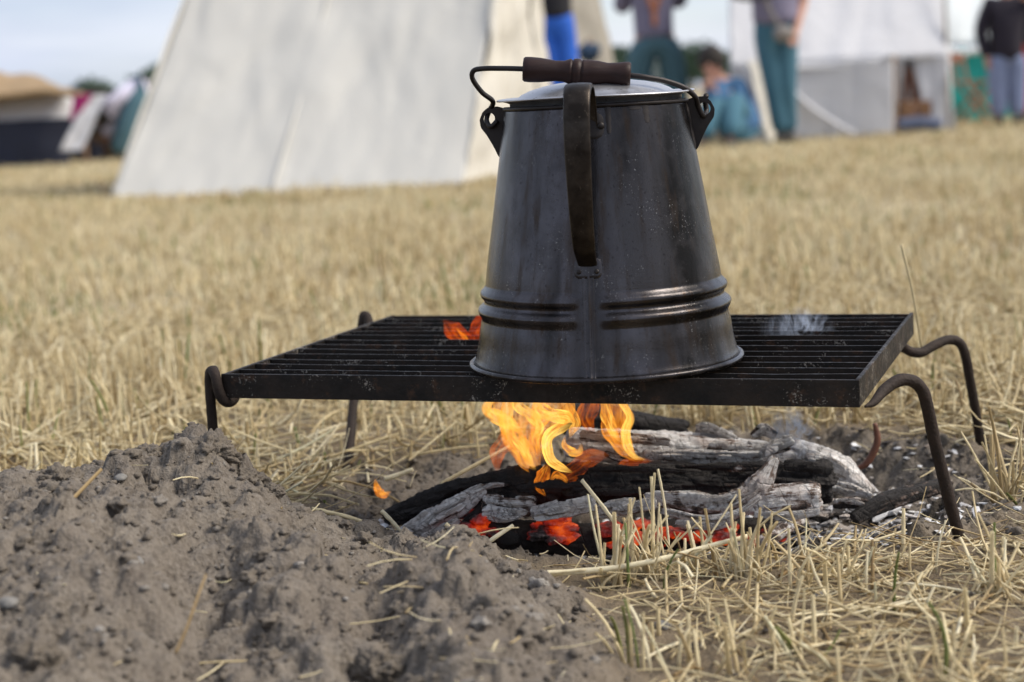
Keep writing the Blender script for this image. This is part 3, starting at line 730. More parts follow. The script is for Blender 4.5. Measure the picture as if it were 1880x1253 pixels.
# lid
lp = [(.0860, .256), (.0866, .2655), (.0905, .2672), (.0985, .2690), (.0995, .2684), (.0997, .2698), (.0985, .2703), (.0905, .2700), (.0815, .2700), (.0785, .2708), (.0745, .2735), (.066, .2772), (.052, .2808), (.036, .2832), (.018, .2845), (.0004, .2849)]
v, f = lathe(lp, 160)
tl = Matrix.Rotation(math.radians(.5), 3, 'X') @ Matrix.Rotation(math.radians(-.35), 3, 'Y')
v = (v - [0, 0, .265]) @ np.array(tl).T + [.0003, .001, .267]
v[:, 2] += .0007 * np.sin(np.arctan2(v[:, 1], v[:, 0]) * 3 + 1) * (np.hypot(v[:, 0], v[:, 1]) / .1) ** 4
kobj('lid', v, f, M_LID)
# ears with a round hole
def ear(phi, hang=0):
    outl = np.array([(-.002, -.047), (.004, -.043), (.016, -.028), (.026, -.014), (.0268, -.006), (.023, .002), (.0165, .0065), (.008, .0065), (0, .004), (-.0015, -.004), (-.0015, -.018), (-.0018, -.034)])
    hc = np.array([.0165, -.0058]); hr = .0062
    N_ = 48; d = np.vstack([outl, outl[:1]]); L = np.concatenate([[0], np.cumsum(np.linalg.norm(np.diff(d, axis=0), axis=1))])
    tt = np.linspace(0, L[-1], N_, endpoint=False); O = np.stack([np.interp(tt, L, d[:, 0]), np.interp(tt, L, d[:, 1])], 1)
    an = np.unwrap(np.arctan2(O[:, 1] - hc[1], O[:, 0] - hc[0])); H = hc + hr * np.stack([np.cos(an), np.sin(an)], 1)
    z0 = .2585; e_r = np.array([math.cos(phi), math.sin(phi), 0]); e_t = np.array([-math.sin(phi), math.cos(phi), 0]); V = []
    for loop, y in ((O, -.0011), (H, -.0011), (H, .0011), (O, .0011)):
        for q in loop:
            rb = np.interp(z0 + q[1], [.103, .2624], [.1178, .0912]); r0 = .0925 + q[0] + (rb - .0918) * max(0, 1 - max(q[0], 0) / .02)
            V.append(e_r * r0 + e_t * y + np.array([0, 0, z0 + q[1]]))
    i = np.arange(4)[:, None]; j = np.arange(N_)[None]; j2 = (j + 1) % N_; i2 = (i + 1) % 4
    kobj('ear', V, np.stack([i * N_ + j, i * N_ + j2, i2 * N_ + j2, i2 * N_ + j], -1).reshape(-1, 4), M_IRON, smooth=False)
    # base flange hugging the body
    patch(phi, .236, .009, .022, .0012, .3, 'ear_flange', M_IRON)
    return e_r * (.0925 + hc[0]) + np.array([0, 0, z0 + hc[1]]) + KB
eR, eL = ear(PH + math.pi / 2), ear(PH - math.pi / 2)
BY = 1.655
wl_pts = [eL + [.008, -.008, -.002], eL + [.001, -.007, -.0075], eL + [-.003, .000, -.001], eL + [-.000, .004, .008], W(905, 187, 1.712), W(885, 170, 1.70), W(868, 146, 1.69), W(869, 131, 1.685), W(885, 126.5, 1.68), W(920, 126, 1.67), W(962, 127, 1.66), W(1060, 131, BY)]
v, f = tube(wl_pts, .0026, 10, 90); bw1 = (v, f)
wr_pts = [W(1060, 131, BY), W(1158, 139, 1.65), W(1190, 143, 1.65), W(1225, 150, 1.655), W(1257, 162, 1.66), W(1276, 178, 1.665), W(1281, 193, 1.672), eR + [-.003, -.006, -.006], eR + [.000, .001, -.0062], eR + [.003, .008, -.002], eR + [.002, .008, .008], eR + [.0025, .001, .013]]
v, f = tube(wr_pts, .0027, 10, 90)
v, f = join([bw1, (v, f)]); bail = obj('bail_wire', v, f, M_IRON, kettle)
# grip: turned wood
A, B = W(960.5, 127.5, BY + .004), W(1158, 137.5, BY - .004); ax = (B - A); Lg = np.linalg.norm(ax); ax /= Lg
gpz = [(0, .004), (.0, .0108), (.015, .0121), (.06, .0124), (.16, .0119), (.30, .0100), (.38, .0103), (.43, .0122), (.445, .0126), (.452, .0114), (.463, .0114), (.47, .0126), (.50, .0130), (.53, .0126), (.537, .0114), (.548, .0114), (.555, .0126), (.57, .0122), (.62, .0124), (.70, .0118), (.78, .0103), (.86, .0108), (.94, .0122), (.985, .0122), (1, .0108), (1, .004)]
n_ = np.cross(ax, [0, 0, 1]); n_ /= np.linalg.norm(n_); b_ = np.cross(ax, n_); an = np.linspace(0, 2 * np.pi, 40, endpoint=False)
V = np.array([A + ax * (t * Lg) + (n_ * math.cos(q) + b_ * math.sin(q)) * r for t, r in gpz for q in an])
gr = obj('grip', V, grid_faces(len(gpz), 40, True), M_GRIP, kettle)
# spout on the far side
phs = PH + math.pi; es = np.array([math.cos(phs), math.sin(phs), 0])
v, f = tube([es * .108 + [0, 0, .13], es * .125 + [0, 0, .165], es * .138 + [0, 0, .205], es * .150 + [0, 0, .235]], [.034, .026, .018, .013], 20, 20)
kobj('spout', v, f, M_KETTLE)

# ------------------------------------------------------------------ the fire: charred and ash covered wood
def f_wood(m, out):
    """burnt wood: char black, brown, white ash by attribute ash; grain runs along gu"""
    gu, ga, ash, heat = m.attr('gu'), m.attr('ga'), m.attr('ash'), m.attr('heat')
    cx = m.n('ShaderNodeCombineXYZ', {0: m.math('MULTIPLY', gu, 30.), 1: m.math('MULTIPLY', ga, 260.), 2: m.math('MULTIPLY', gu, 3.)}).outputs[0]
    g = m.noise(cx, 1.0, 6, .65, .6)
    v = m.co(); p = m.noise(v, 70, 5, .65); q = m.noise(v, 380, 4, .6)
    k = m.math('ADD', m.math('ADD', m.math('MULTIPLY', ash, .9), m.math('MULTIPLY', m.math('SUBTRACT', p, .5), 1.0)), m.math('MULTIPLY', m.math('SUBTRACT', g, .5), .6))
    asc = m.mix(q, (.46, .43, .40), (.80, .785, .77)); asc = m.mix(m.ramp(g, [(.34, .7), (.52, 0.)]), asc, (.24, .185, .145)); asc = m.mix(m.ramp(m.noise(v, 28, 3), [(.5, 0.), (.7, .55)]), asc, (.34, .24, .19))
    ch = m.mix(g, (.006, .005, .005), (.030, .024, .021))
    c = m.mix(m.ramp(k, [(.36, 0.), (.46, 1.)]), ch, m.mix(m.ramp(k, [(.46, 0.), (.58, 1.)]), (.15, .10, .075), asc))
    crack = m.n('ShaderNodeTexVoronoi', {'Vector': m.n('ShaderNodeCombineXYZ', {0: m.math('ADD', m.math('MULTIPLY', gu, 85.), m.math('MULTIPLY', p, 2.5)), 1: m.math('ADD', m.math('MULTIPLY', ga, 30.), m.math('MULTIPLY', p, 2.)), 2: 0.5}).outputs[0], 'Scale': 1.0}, feature='DISTANCE_TO_EDGE').outputs['Distance']
    c = m.mix(m.math('MULTIPLY', m.ramp(crack, [(0., .8), (.03, 0.)]), m.ramp(m.noise(v, 25, 2), [(.48, 0.), (.6, 1.)])), c, (.012, .01, .01))
    b = m.bsdf(out, c, .85, 0, m.math('ADD', m.math('ADD', g, m.math('MULTIPLY', q, .4)), m.math('MULTIPLY', m.ramp(crack, [(0., 0.), (.07, 1.)]), .5)), .9, .003)
    hh = m.math('MULTIPLY', m.ramp(m.noise(v, 42, 3, .6), [(.38, 0.), (.74, 1.)]), heat)
    m.l(m.mix(p, (1, .015, .002), (1, .075, .010)), b.inputs['Emission Color']); m.l(m.math('MULTIPLY', hh, .36), b.inputs['Emission Strength'])
M_WOOD = mat('burnt_wood', f_wood)
def wood(name, path, rpx, seed, ash=.3, parent=None, flat=1.0, n=110, m=44, heat=0., rough=1., sq=3.0, block=0.0, tilt=0., up=(0, 0, 1), lobes=None):
    """swept split-wood piece. path (px,py,Y), rpx half height in photo pixels. flat = depth/height ratio"""
    P = np.array([W(*q) for q in path]); dmean = np.mean([q[2] for q in path]); r = np.asarray(rpx, float) * dmean / F_PX
    if r.ndim == 0: r = np.full(len(P), float(r))
    tt = np.linspace(0, 1, n); rr = np.interp(tt, np.linspace(0, 1, len(P)), r); Pc = catmull(P, n) if len(P) > 2 else P[0] + (P[1] - P[0]) * tt[:, None]
    ln = np.concatenate([[0], np.cumsum(np.linalg.norm(np.diff(Pc, axis=0), axis=1))])
    T, N, B = frames(Pc, up); rs = np.random.RandomState(seed); off = rs.uniform(0, 40, 3)
    if tilt: N, B = N * math.cos(tilt) + B * math.sin(tilt), -N * math.sin(tilt) + B * math.cos(tilt)
    a = np.linspace(0, 2 * np.pi, m, endpoint=False)
    ce, se = np.cos(a), np.sin(a); rad = (np.abs(ce) ** sq + np.abs(se) ** sq) ** (-1 / sq)
    U = ln[:, None] + 0 * a[None]
    Q = np.stack([U * 9, ce[None] * 1.1 + 0 * U, se[None] * 1.1 + 0 * U], -1) + off
    d = .16 * fbm(Q, 3)
    Q2 = np.stack([U * 26, ce[None] * 4.2 + 0 * U, se[None] * 4.2 + 0 * U], -1) + off; d2 = fbm(Q2, 4, .6); d = d - .13 * np.abs(d2)
    Q3 = np.stack([U * 160, ce[None] * 6 + 0 * U, se[None] * 6 + 0 * U], -1) + off; d = d + .045 * fbm(Q3, 2)
    blk = perlin(np.stack([np.floor(U * 60 + 1.5 * perlin(Q)), ce[None] * 1.4 + 0 * U, se[None] * 1.4 + 0 * U], -1) * .73 + off); d = d + block * np.where(blk > .10, .55, 0) * -1
    endr = np.clip(np.minimum(ln, ln[-1] - ln) / (.35 * rr + 1e-6), 0, 1) ** .35
    rg = rad[None] * (1 + rough * d) * rr[:, None] * (.62 + .38 * endr)[:, None]
    V = Pc[:, None] + N[:, None] * (rg * ce)[..., None] + B[:, None] * (rg * se * flat)[..., None]
    jag = .30 * rr.mean() * perlin(np.stack([ce * 3, se * 3, 0 * ce], -1) + off)[None]
    V[:3] -= T[0] * jag[..., None] * 1.0; V[-3:] += T[-1] * jag[..., None]
    # caps: extra shrunk rings
    c0, c1 = V[0].mean(0), V[-1].mean(0)
    V = np.concatenate([(c0 + (V[0] - c0) * .03)[None], (c0 + (V[0] - c0) * .6)[None], V, (c1 + (V[-1] - c1) * .6)[None], (c1 + (V[-1] - c1) * .03)[None]])
    ext = lambda A: np.concatenate([A[:1], A[:1], A, A[-1:], A[-1:]])
    gu = ext(U); ga = ext(0 * U + a[None] * rr.mean()); 
    ashn = ash + .5 * fbm(Q * .7 + 3, 2) * .6
    if lobes is not None: ashn = ashn + lobes(tt[:, None], ce[None], se[None])
    rs_h = heat * np.clip(.3 - ce[None] + 0 * U, 0, 1)
    o = obj(name, V.reshape(-1, 3), grid_faces(n + 4, m, True), M_WOOD, parent, attrs={'gu': gu.ravel() + off[0] * 0, 'ga': ga.ravel(), 'ash': ext(np.clip(ashn, 0, 1)).ravel(), 'heat': ext(rs_h).ravel()})
    return o
def flake(path, rpx, seed, ash=.85, parent=None, th=.14, n=70, tilt=.35, block=.35, heat=0, name='ash_crust'):
    base = wood(name, path, rpx, seed, ash - .12, parent, flat=th, n=n, m=36, rough=1.5, sq=3.2, block=block, tilt=tilt, heat=heat)
    rs = np.random.RandomState(seed * 3 + 1); par = parent if parent is not None else base
    for k in range(3):                                   # thinner leaves of ash peeling off it
        t0 = rs.uniform(0, .45); t1_ = min(1, t0 + rs.uniform(.35, .6)); Pp = catmull(np.array(path, float), 20); sub = Pp[int(t0 * 19):int(t1_ * 19) + 1:2]
        if len(sub) < 3: continue
        sub = sub + [0, rs.normal(0, .3) * np.mean(rpx), -.004 - .002 * k]; R0 = np.mean(rpx) * rs.uniform(.28, .6)
        wood(name, [tuple(q) for q in sub], [R0 * .6] + [R0] * (len(sub) - 2) + [R0 * .6], seed * 7 + k, min(1, ash + .12), par, flat=th * .6, n=44, m=20, rough=1.8, sq=4, block=block * 1.4, tilt=tilt + rs.normal(0, .25))
    return base
# main charred log in front
log = wood('charred_log', [(706, 952, 1.745), (760, 935, 1.748), (850, 908, 1.75), (950, 892, 1.755), (1080, 888, 1.76), (1220, 886, 1.765), (1360, 884, 1.77), (1460, 884, 1.775), (1527, 886, 1.78)],
           [14, 24, 33, 38, 37, 34, 35, 38, 40], 4, .02, n=320, m=84, sq=2.6, heat=.0, flat=1.0, rough=1.7, block=.25)
tag(log, 'long charred black log lying across the front of the fire', 'log')
for i_, (pth_, r_, a_) in enumerate([([(1080, 862, 1.745), (1180, 862, 1.745), (1260, 866, 1.75)], [5, 8, 4], .05), ([(1240, 856, 1.75), (1350, 858, 1.75), (1430, 860, 1.755)], [5, 9, 5], .22), ([(1440, 858, 1.755), (1490, 860, 1.755), (1528, 864, 1.76)], [8, 12, 9], .18),
        ([(760, 925, 1.722), (830, 898, 1.722), (900, 876, 1.728)], [8, 13, 6], .03), ([(1090, 905, 1.72), (1180, 900, 1.72), (1250, 896, 1.722)], [8, 12, 6], .02), ([(950, 898, 1.72), (1010, 894, 1.72), (1070, 894, 1.722)], [9, 13, 8], .04)]):
    wood('char_plate', pth_, r_, 300 + i_, a_, log, flat=.35, n=70, m=28, rough=1.6, block=.8, tilt=.3)
flake([(735, 985, 1.715), (790, 955, 1.712), (845, 925, 1.712), (888, 897, 1.716)], [16, 26, 24, 12], 31, .82, log, th=.3)
flake([(776, 990, 1.70), (812, 974, 1.70), (842, 955, 1.70)], [12, 13, 8], 33, .95, log)
flake([(886, 922, 1.71), (930, 930, 1.705), (984, 930, 1.708)], [22, 24, 20], 35, .62, log, th=.35)
flake([(885, 948, 1.70), (925, 952, 1.698), (960, 945, 1.70)], [8, 10, 6], 36, .95, log)
flake([(975, 944, 1.70), (1030, 934, 1.698), (1094, 922, 1.70)], [14, 21, 20], 38, .95, log)
flake([(1095, 940, 1.705), (1150, 930, 1.70), (1205, 925, 1.70)], [16, 20, 14], 41, .80, log)
flake([(1185, 912, 1.71), (1260, 925, 1.70), (1330, 930, 1.70), (1392, 895, 1.70), (1424, 842, 1.71)], [12, 28, 34, 32, 12], 43, .72, log, th=.3, n=110)
flake([(1215, 938, 1.695), (1290, 955, 1.69), (1350, 945, 1.69), (1396, 912, 1.69)], [8, 10, 10, 7], 47, 1.0, log, th=.3, n=90)
flake([(1240, 960, 1.69), (1300, 967, 1.688), (1342, 958, 1.69)], [8, 11, 10], 49, 1.0, log)
flake([(860, 905, 1.72), (900, 892, 1.722), (925, 890, 1.725)], [5, 6, 4], 51, .9, log)
l2 = wood('split_log', [(1352, 924, 1.71), (1420, 918, 1.71), (1506, 914, 1.71)], [22, 28, 29], 9, .55, n=110, m=50, sq=3.2, flat=.8)
tag(l2, 'short grey split log end coated in cracked ash at the front right of the fire', 'log')
flake([(1385, 945, 1.68), (1440, 948, 1.68), (1505, 940, 1.685)], [9, 11, 9], 53, .9, l2)
lb = wood('smouldering_log', [(770, 992, 1.73), (900, 985, 1.735), (1050, 988, 1.74), (1220, 985, 1.74), (1370, 975, 1.745), (1440, 960, 1.75)], [18, 30, 30, 30, 26, 18], 15, .05, n=160, m=50, heat=1.6, sq=2.4, flat=1.1)
tag(lb, 'red glowing half burnt log underneath the black log', 'log')
la = wood('ash_covered_log', [(1040, 815, 1.85), (1150, 822, 1.85), (1270, 830, 1.85), (1390, 840, 1.86), (1500, 852, 1.865)], [28, 32, 36, 32, 24], 22, .80, n=170, m=56, sq=2.8)
tag(la, 'long pinkish grey log turned to flaking ash behind the black log', 'log')
flake([(1065, 800, 1.81), (1150, 806, 1.81), (1230, 812, 1.81)], [12, 14, 9], 61, .7, la, th=.3)
flake([(1180, 835, 1.81), (1290, 838, 1.81), (1400, 838, 1.81)], [10, 16, 12], 62, .85, la, th=.3, n=100)
flake([(1300, 822, 1.82), (1380, 826, 1.82), (1450, 822, 1.82)], [12, 18, 8], 64, .75, la, th=.3)
flake([(1380, 800, 1.84), (1400, 790, 1.84), (1424, 800, 1.84)], [8, 15, 10], 65, .65, la, th=.3)
flake([(1395, 838, 1.80), (1420, 820, 1.80), (1456, 808, 1.80)], [8, 16, 15], 66, .8, la, th=.3)
flake([(1110, 832, 1.80), (1140, 842, 1.80), (1180, 846, 1.80)], [7, 9, 4], 67, .6, la, th=.3)
pl = flake([(1278, 788, 1.86), (1310, 796, 1.855), (1352, 812, 1.85)], [16, 18, 12], 70, .9, None, th=.25, name='bark_plate'); tag(pl, 'pale ash white plate of bark sticking up behind the ash covered log', 'bark')
ra = wood('ash_block', [(1452, 822, 1.86), (1500, 846, 1.85), (1545, 872, 1.84), (1600, 908, 1.83)], [18, 30, 34, 12], 25, .85, n=100, m=50, flat=.8)
tag(ra, 'crumbling white block of ash at the right end of the black log', 'ash')
flake([(1478, 838, 1.80), (1520, 850, 1.80), (1560, 872, 1.80)], [10, 16, 10], 71, .95, ra, th=.3)
flake([(1520, 890, 1.79), (1560, 900, 1.79), (1598, 912, 1.79)], [14, 18, 8], 72, .9, ra, th=.3)
flake([(1530, 925, 1.77), (1570, 922, 1.77), (1606, 932, 1.77)], [10, 14, 8], 73, .55, ra, th=.3)
st = wood('burnt_branch', [(1565, 955, 1.76), (1620, 925, 1.77), (1680, 905, 1.78), (1745, 888, 1.80)], [12, 17, 16, 14], 27, .34, n=90, m=36)
tag(st, 'thin burnt branch flecked with ash at the right edge of the fire pit', 'branch')
st2 = wood('burnt_branch', [(1395, 1000, 1.66), (1430, 975, 1.68), (1475, 952, 1.70)], [12, 15, 9], 28, .5, n=60, m=30)
tag(st2, 'stubby grey brown branch end in front of the glowing embers', 'branch')
db = wood('charred_log', [(1030, 772, 2.0), (1100, 772, 2.0), (1180, 782, 2.0), (1262, 788, 2.0)], [26, 30, 24, 16], 29, .0, n=80, m=40)
tag(db, 'dark log end lying at the back of the fire pit', 'log')
rs = np.random.RandomState(404)
for k in range(26):
    px, py, Yd = rs.uniform(1430, 1640), rs.uniform(925, 985), 1.70 + rs.uniform(-.02, .08)
    a_ = rs.uniform(-.5, .5); L_ = rs.uniform(8, 26); q = G(px, py, -.035); Yd = q[1]
    pth = [(px - L_ * math.cos(a_), py + L_ * math.sin(a_) * .4 - 4, Yd), (px, py - 4, Yd), (px + L_ * math.cos(a_), py - L_ * math.sin(a_) * .4 - 4, Yd)]
    o = wood('ash_flake', pth, [3, 6, 3], 500 + k, rs.choice([.2, .9, 1.]), ra, flat=1.4, n=24, m=16, rough=2., block=1.)
# curled reddish stick
v, f = tube([W(1570, 862, 1.90), W(1590, 852, 1.90), W(1605, 828, 1.90), W(1611, 805, 1.90), W(1606, 778, 1.90)], [.002, .0042, .0045, .004, .0026], 12, 30)
o = obj('curled_root', v, f, m_simple('reddish_root', (.12, .042, .02), .6, 0, .4, 60, .4, .002)); tag(o, 'curved reddish brown root hanging from the wall of the fire pit', 'root')

# embers
def f_ember(m, out):
    v = m.co(); n = m.noise(v, 34, 3, .55); n2 = m.noise(v, 260, 4, .6)
    c = m.mix(m.ramp(n2, [(.45, 0.), (.7, 1.)]), (.015, .010, .008), (.12, .09, .085))
    b = m.bsdf(out, c, .8, 0, n2, .6, .002)
    hh = m.math('POWER', m.ramp(n, [(.36, 0.), (.74, 1.)]), 1.6)
    m.l(m.mix(m.ramp(n, [(.5, 0.), (.68, 1.)]), (1, .028, .002), (1, .13, .008)), b.inputs['Emission Color']); m.l(m.math('MULTIPLY', hh, .36), b.inputs['Emission Strength'])
M_EMBER = mat('embers', f_ember)
rs = np.random.RandomState(71)
zones = [(830, 1050, 945, 995, 1.70, 16, .5), (1050, 1260, 965, 1000, 1.71, 12, .3), (1260, 1420, 965, 1000, 1.69, 14, .5)]
cn = 0
bed = thing('ember_bed', 'bed of red glowing charcoal lumps beneath the black log', 'embers', W(1120, 990, 1.72))
for zi, (xa, xb, ya, yb, Yd, N_, p_) in enumerate(zones):
    for k in range(N_):
        px, py = rs.uniform(xa, xb), rs.uniform(ya, yb); q = W(px, py, Yd + rs.uniform(0, .03)); r = rs.uniform(.006, .014)
        v, f = lump(r, 100 + k, ICO3, .5, .7); v = v * [1.3, 1, .8]; v = v + .0015 * fbm(v * 180, 2)[:, None]
        v, f = (v, f); v = v + .0022 * np.abs(perlin(v * 140))[:, None] * v / r
        obj('ember', v + q, f, M_EMBER, bed)
# big reddish coal faces at the left of the ember bed
for i, (pth, r, lab) in enumerate([([(835, 985, 1.715), (870, 955, 1.715), (893, 925, 1.72)], [10, 17, 8], 'large red glowing slab of charcoal at the left end of the ember bed'),
                              ([(900, 965, 1.71), (925, 985, 1.70), (950, 990, 1.70)], [12, 18, 10], 'dark red curled slab of charcoal in the middle of the ember bed')]):
    o = wood('glowing_slab', pth, r, 80 + i, .15, flat=.3, n=40, m=24, heat=1.8); tag(o, lab, 'ember')

# ash and charcoal crumbs
P_, T_ = [], []; rs = np.random.RandomState(77)
M_ASH = mat('ash_crumbs', lambda m, out: m.bsdf(out, m.ramp(m.attr('tint'), [(0., (.015, .013, .012)), (.30, (.05, .04, .035)), (.36, (.17, .13, .10)), (.6, (.32, .29, .27)), (.72, (.55, .54, .54)), (1., (.68, .68, .68))]), .9, 0, m.noise(m.co(), 500, 4), .6, .002))
for k in range(5200):
    t = rs.rand()
    if t < .55: px, py = rs.normal(1560, 85), rs.normal(955, 32)
    elif t < .8: px, py = rs.uniform(700, 1500), rs.normal(985, 16)
    else: px, py = rs.uniform(1000, 1750), rs.uniform(800, 960)
    q = G(px, py, -.02); x, y = q[0], q[1]
    if fld(Pd, x, y) > 1.08 or fld(Mm, x, y) > .3: continue
    r = rs.uniform(.0014, .0056) * (1.8 if rs.rand() < .08 else 1); v, f = protos[rs.randint(12)]
    a = rs.uniform(0, 6.28); sc = np.array([rs.uniform(.8, 2.2), 1, rs.uniform(.3, .8)]) * r; v = v * sc
    v = np.stack([v[:, 0] * math.cos(a) - v[:, 1] * math.sin(a), v[:, 0] * math.sin(a) + v[:, 1] * math.cos(a), v[:, 2] + .3 * v[:, 0] * rs.normal()], 1)
    P_.append((v + [x, y, gh(x, y) + r * .4], f)); T_.append(np.full(len(v), rs.rand() ** .75))
v, f = join(P_); o = obj('ash_crumbs', v, f, M_ASH, smooth=False, attrs={'tint': np.concatenate(T_)}); tag(o, 'white ash flakes and black charcoal crumbs scattered round the logs', 'ash', kind='stuff')

# ------------------------------------------------------------------ flames
def f_flame(m, out):
    t, sd, ac = m.attr('along'), m.attr('seed'), m.attr('across')
    off = m.n('ShaderNodeCombineXYZ', {0: sd, 1: sd, 2: sd}).outputs[0]
    vec = m.n('ShaderNodeVectorMath', {0: m.n('ShaderNodeCombineXYZ', {0: m.math('MULTIPLY', ac, 2.2), 1: m.math('MULTIPLY', t, 1.6)}).outputs[0], 1: off}, operation='ADD').outputs[0]
    n = m.noise(vec, 1.3, 2, .45, 1.6); n2 = m.noise(vec, 4.0, 3, .5, 1.2)
    fac = m.n('ShaderNodeLayerWeight', {'Blend': .5}).outputs['Facing']
    soft = m.ramp(fac, [(0., .62), (.35, .62), (.62, 1.), (.97, 0.)])
    a = m.math('MULTIPLY', soft, m.ramp(n, [(.34, .10), (.48, .55), (.64, 1.)]))
    a = m.math('MULTIPLY', a, m.ramp(t, [(0., .0), (.22, 1.), (.72, .9), (1., 0.)]))
    hot = m.math('ADD', m.math('MULTIPLY', n2, .7), m.math('MULTIPLY', m.attr('hot'), .55))
    hot = m.math('ADD', hot, m.math('MULTIPLY', m.math('SUBTRACT', n, .5), .7))
    col = m.ramp(hot, [(.25, (.42, .035, .003)), (.5, (.60, .12, .006)), (.75, (.66, .24, .020)), (1., (.72, .45, .09))])
    em = m.n('ShaderNodeEmission', {'Color': col, 'Strength': 1.0})
    tr = m.n('ShaderNodeBsdfTransparent'); mxs = m.n('ShaderNodeMixShader', {0: m.math('MULTIPLY', a, m.math('MULTIPLY', m.attr('dens'), .92), True), 1: tr.outputs[0], 2: em.outputs[0]})
    m.l(mxs.outputs[0], out.inputs[0])
M_FLAME = mat('flame', f_flame)
def tongue(path, rpx, seed, hot=.5, dens=1., flat=.45, name='tongue', parent=None, tilt=0.):
    P = [W(*q) for q in path]; dm = np.mean([q[2] for q in path]); r = np.asarray(rpx, float) * dm / F_PX
    n, m = 60, 24; Pc = catmull(P, n); tt = np.linspace(0, 1, n); rr = np.interp(tt, np.linspace(0, 1, len(r)), r)
    T, N, B = frames(Pc, (0, -1, .01)); rs = np.random.RandomState(seed); off = rs.uniform(0, 30, 3)
    # N is towards camera: thin; B sideways: wide
    th = tilt + .9 * (tt - .5) * rs.choice([-1, 1])
    N2 = N * np.cos(th)[:, None] + B * np.sin(th)[:, None]; B2 = -N * np.sin(th)[:, None] + B * np.cos(th)[:, None]
    a = np.linspace(0, 2 * np.pi, m, endpoint=False)
    w_ = 1.12 * rr[:, None] * (1 + .55 * perlin(np.stack([np.cos(a)[None] * 1.2 + 0 * tt[:, None], np.sin(a)[None] * 1.2 + 0 * tt[:, None], tt[:, None] * 4 + 0 * a[None]], -1) + off))
    V = Pc[:, None] + B2[:, None] * (w_ * np.cos(a))[..., None] + N2[:, None] * (w_ * flat * np.sin(a))[..., None]
    V[0] = Pc[0] + (V[0] - Pc[0]) * .05; V[-1] = Pc[-1] + (V[-1] - Pc[-1]) * .05
    k = n * m
    return obj(name, V.reshape(-1, 3), grid_faces(n, m, True), M_FLAME, parent, attrs={'along': np.repeat(tt, m), 'seed': np.full(k, seed * 3.7), 'across': np.tile(np.cos(a), n), 'hot': np.full(k, hot), 'dens': np.full(k, dens)})
def flame(label, loc): return thing('flame', label, 'flame', loc, 'flames of the campfire')
f1 = flame('big orange flame curling up from the black log left of centre', W(1010, 885, 1.74))
# broad faint sheets
tongue([(990, 875, 1.75), (970, 840, 1.75), (955, 805, 1.75), (955, 765, 1.75), (970, 715, 1.76)], [3, 22, 34, 42, 36], 5, .55, .55, .3, parent=f1)
tongue([(1000, 850, 1.755), (985, 810, 1.755), (1000, 775, 1.755), (1015, 745, 1.755), (1020, 705, 1.76)], [3, 16, 26, 34, 26], 25, .6, .55, .3, parent=f1)
tongue([(1020, 890, 1.75), (1060, 860, 1.75), (1090, 840, 1.755), (1120, 838, 1.76)], [6, 16, 14, 2], 26, .05, .25, .3, parent=f1)
# bright curling edges
tongue([(1052, 868, 1.73), (1034, 859, 1.73), (1012, 846, 1.73), (1003, 822, 1.73), (1009, 800, 1.73), (1030, 785, 1.73), (1058, 778, 1.73)], [1, 6, 9, 9, 9, 9, 2], 3, 1.0, 1., parent=f1)
tongue([(1058, 779, 1.73), (1040, 766, 1.73), (1012, 762, 1.735), (990, 748, 1.735), (975, 715, 1.74)], [1, 11, 12, 12, 4], 4, .85, .9, parent=f1)
tongue([(985, 864, 1.74), (966, 846, 1.74), (955, 822, 1.74), (938, 800, 1.74), (930, 775, 1.745), (934, 740, 1.75), (925, 710, 1.76)], [1, 10, 13, 13, 11, 10, 3], 15, .85, .9, parent=f1)
tongue([(962, 800, 1.735), (938, 778, 1.735), (908, 764, 1.74), (893, 748, 1.745), (905, 730, 1.75), (918, 705, 1.75)], [1, 9, 11, 9, 5, 2], 6, .8, .9, parent=f1)
tongue([(976, 812, 1.745), (990, 785, 1.745), (975, 765, 1.74), (950, 745, 1.74), (945, 712, 1.745)], [1, 7, 9, 9, 3], 7, .95, .75, parent=f1)
tongue([(1002, 912, 1.72), (990, 892, 1.72), (998, 872, 1.72), (1008, 850, 1.722)], [1, 9, 11, 2], 8, .4, .6, parent=f1)
tongue([(1010, 885, 1.72), (1020, 872, 1.72), (1034, 878, 1.72), (1042, 888, 1.72)], [1, 6, 5, 1], 28, .5, .6, parent=f1)
tongue([(1038, 800, 1.735), (1036, 818, 1.735), (1050, 830, 1.735), (1064, 830, 1.735), (1067, 814, 1.735)], [1, 5, 7, 6, 1], 9, .75, .8, parent=f1)
tongue([(1046, 806, 1.74), (1052, 790, 1.74), (1058, 775, 1.74), (1044, 750, 1.745), (1030, 712, 1.75)], [1, 6, 8, 9, 3], 13, .8, .7, parent=f1)
tongue([(914, 870, 1.77), (912, 835, 1.77), (930, 805, 1.765), (950, 780, 1.76)], [2, 12, 15, 2], 10, .05, .3, parent=f1)
f2 = flame('tall narrow orange flame right of the big one', W(1150, 850, 1.80))
tongue([(1172, 848, 1.79), (1148, 825, 1.79), (1130, 790, 1.79), (1130, 755, 1.79), (1124, 705, 1.80)], [2, 12, 20, 26, 16], 11, .55, .6, .3, parent=f2)
tongue([(1188, 845, 1.785), (1166, 838, 1.785), (1152, 818, 1.785), (1150, 790, 1.785), (1156, 765, 1.785), (1140, 735, 1.79), (1130, 705, 1.79)], [1, 5, 8, 8, 8, 7, 2], 12, .95, .85, parent=f2)
tongue([(1140, 815, 1.785), (1124, 790, 1.785), (1114, 760, 1.785), (1104, 710, 1.79)], [1, 8, 10, 3], 19, .8, .75, parent=f2)
tongue([(1090, 800, 1.83), (1078, 770, 1.83), (1085, 740, 1.83), (1090, 705, 1.83)], [2, 14, 17, 6], 14, .15, .35, .3, parent=f2)
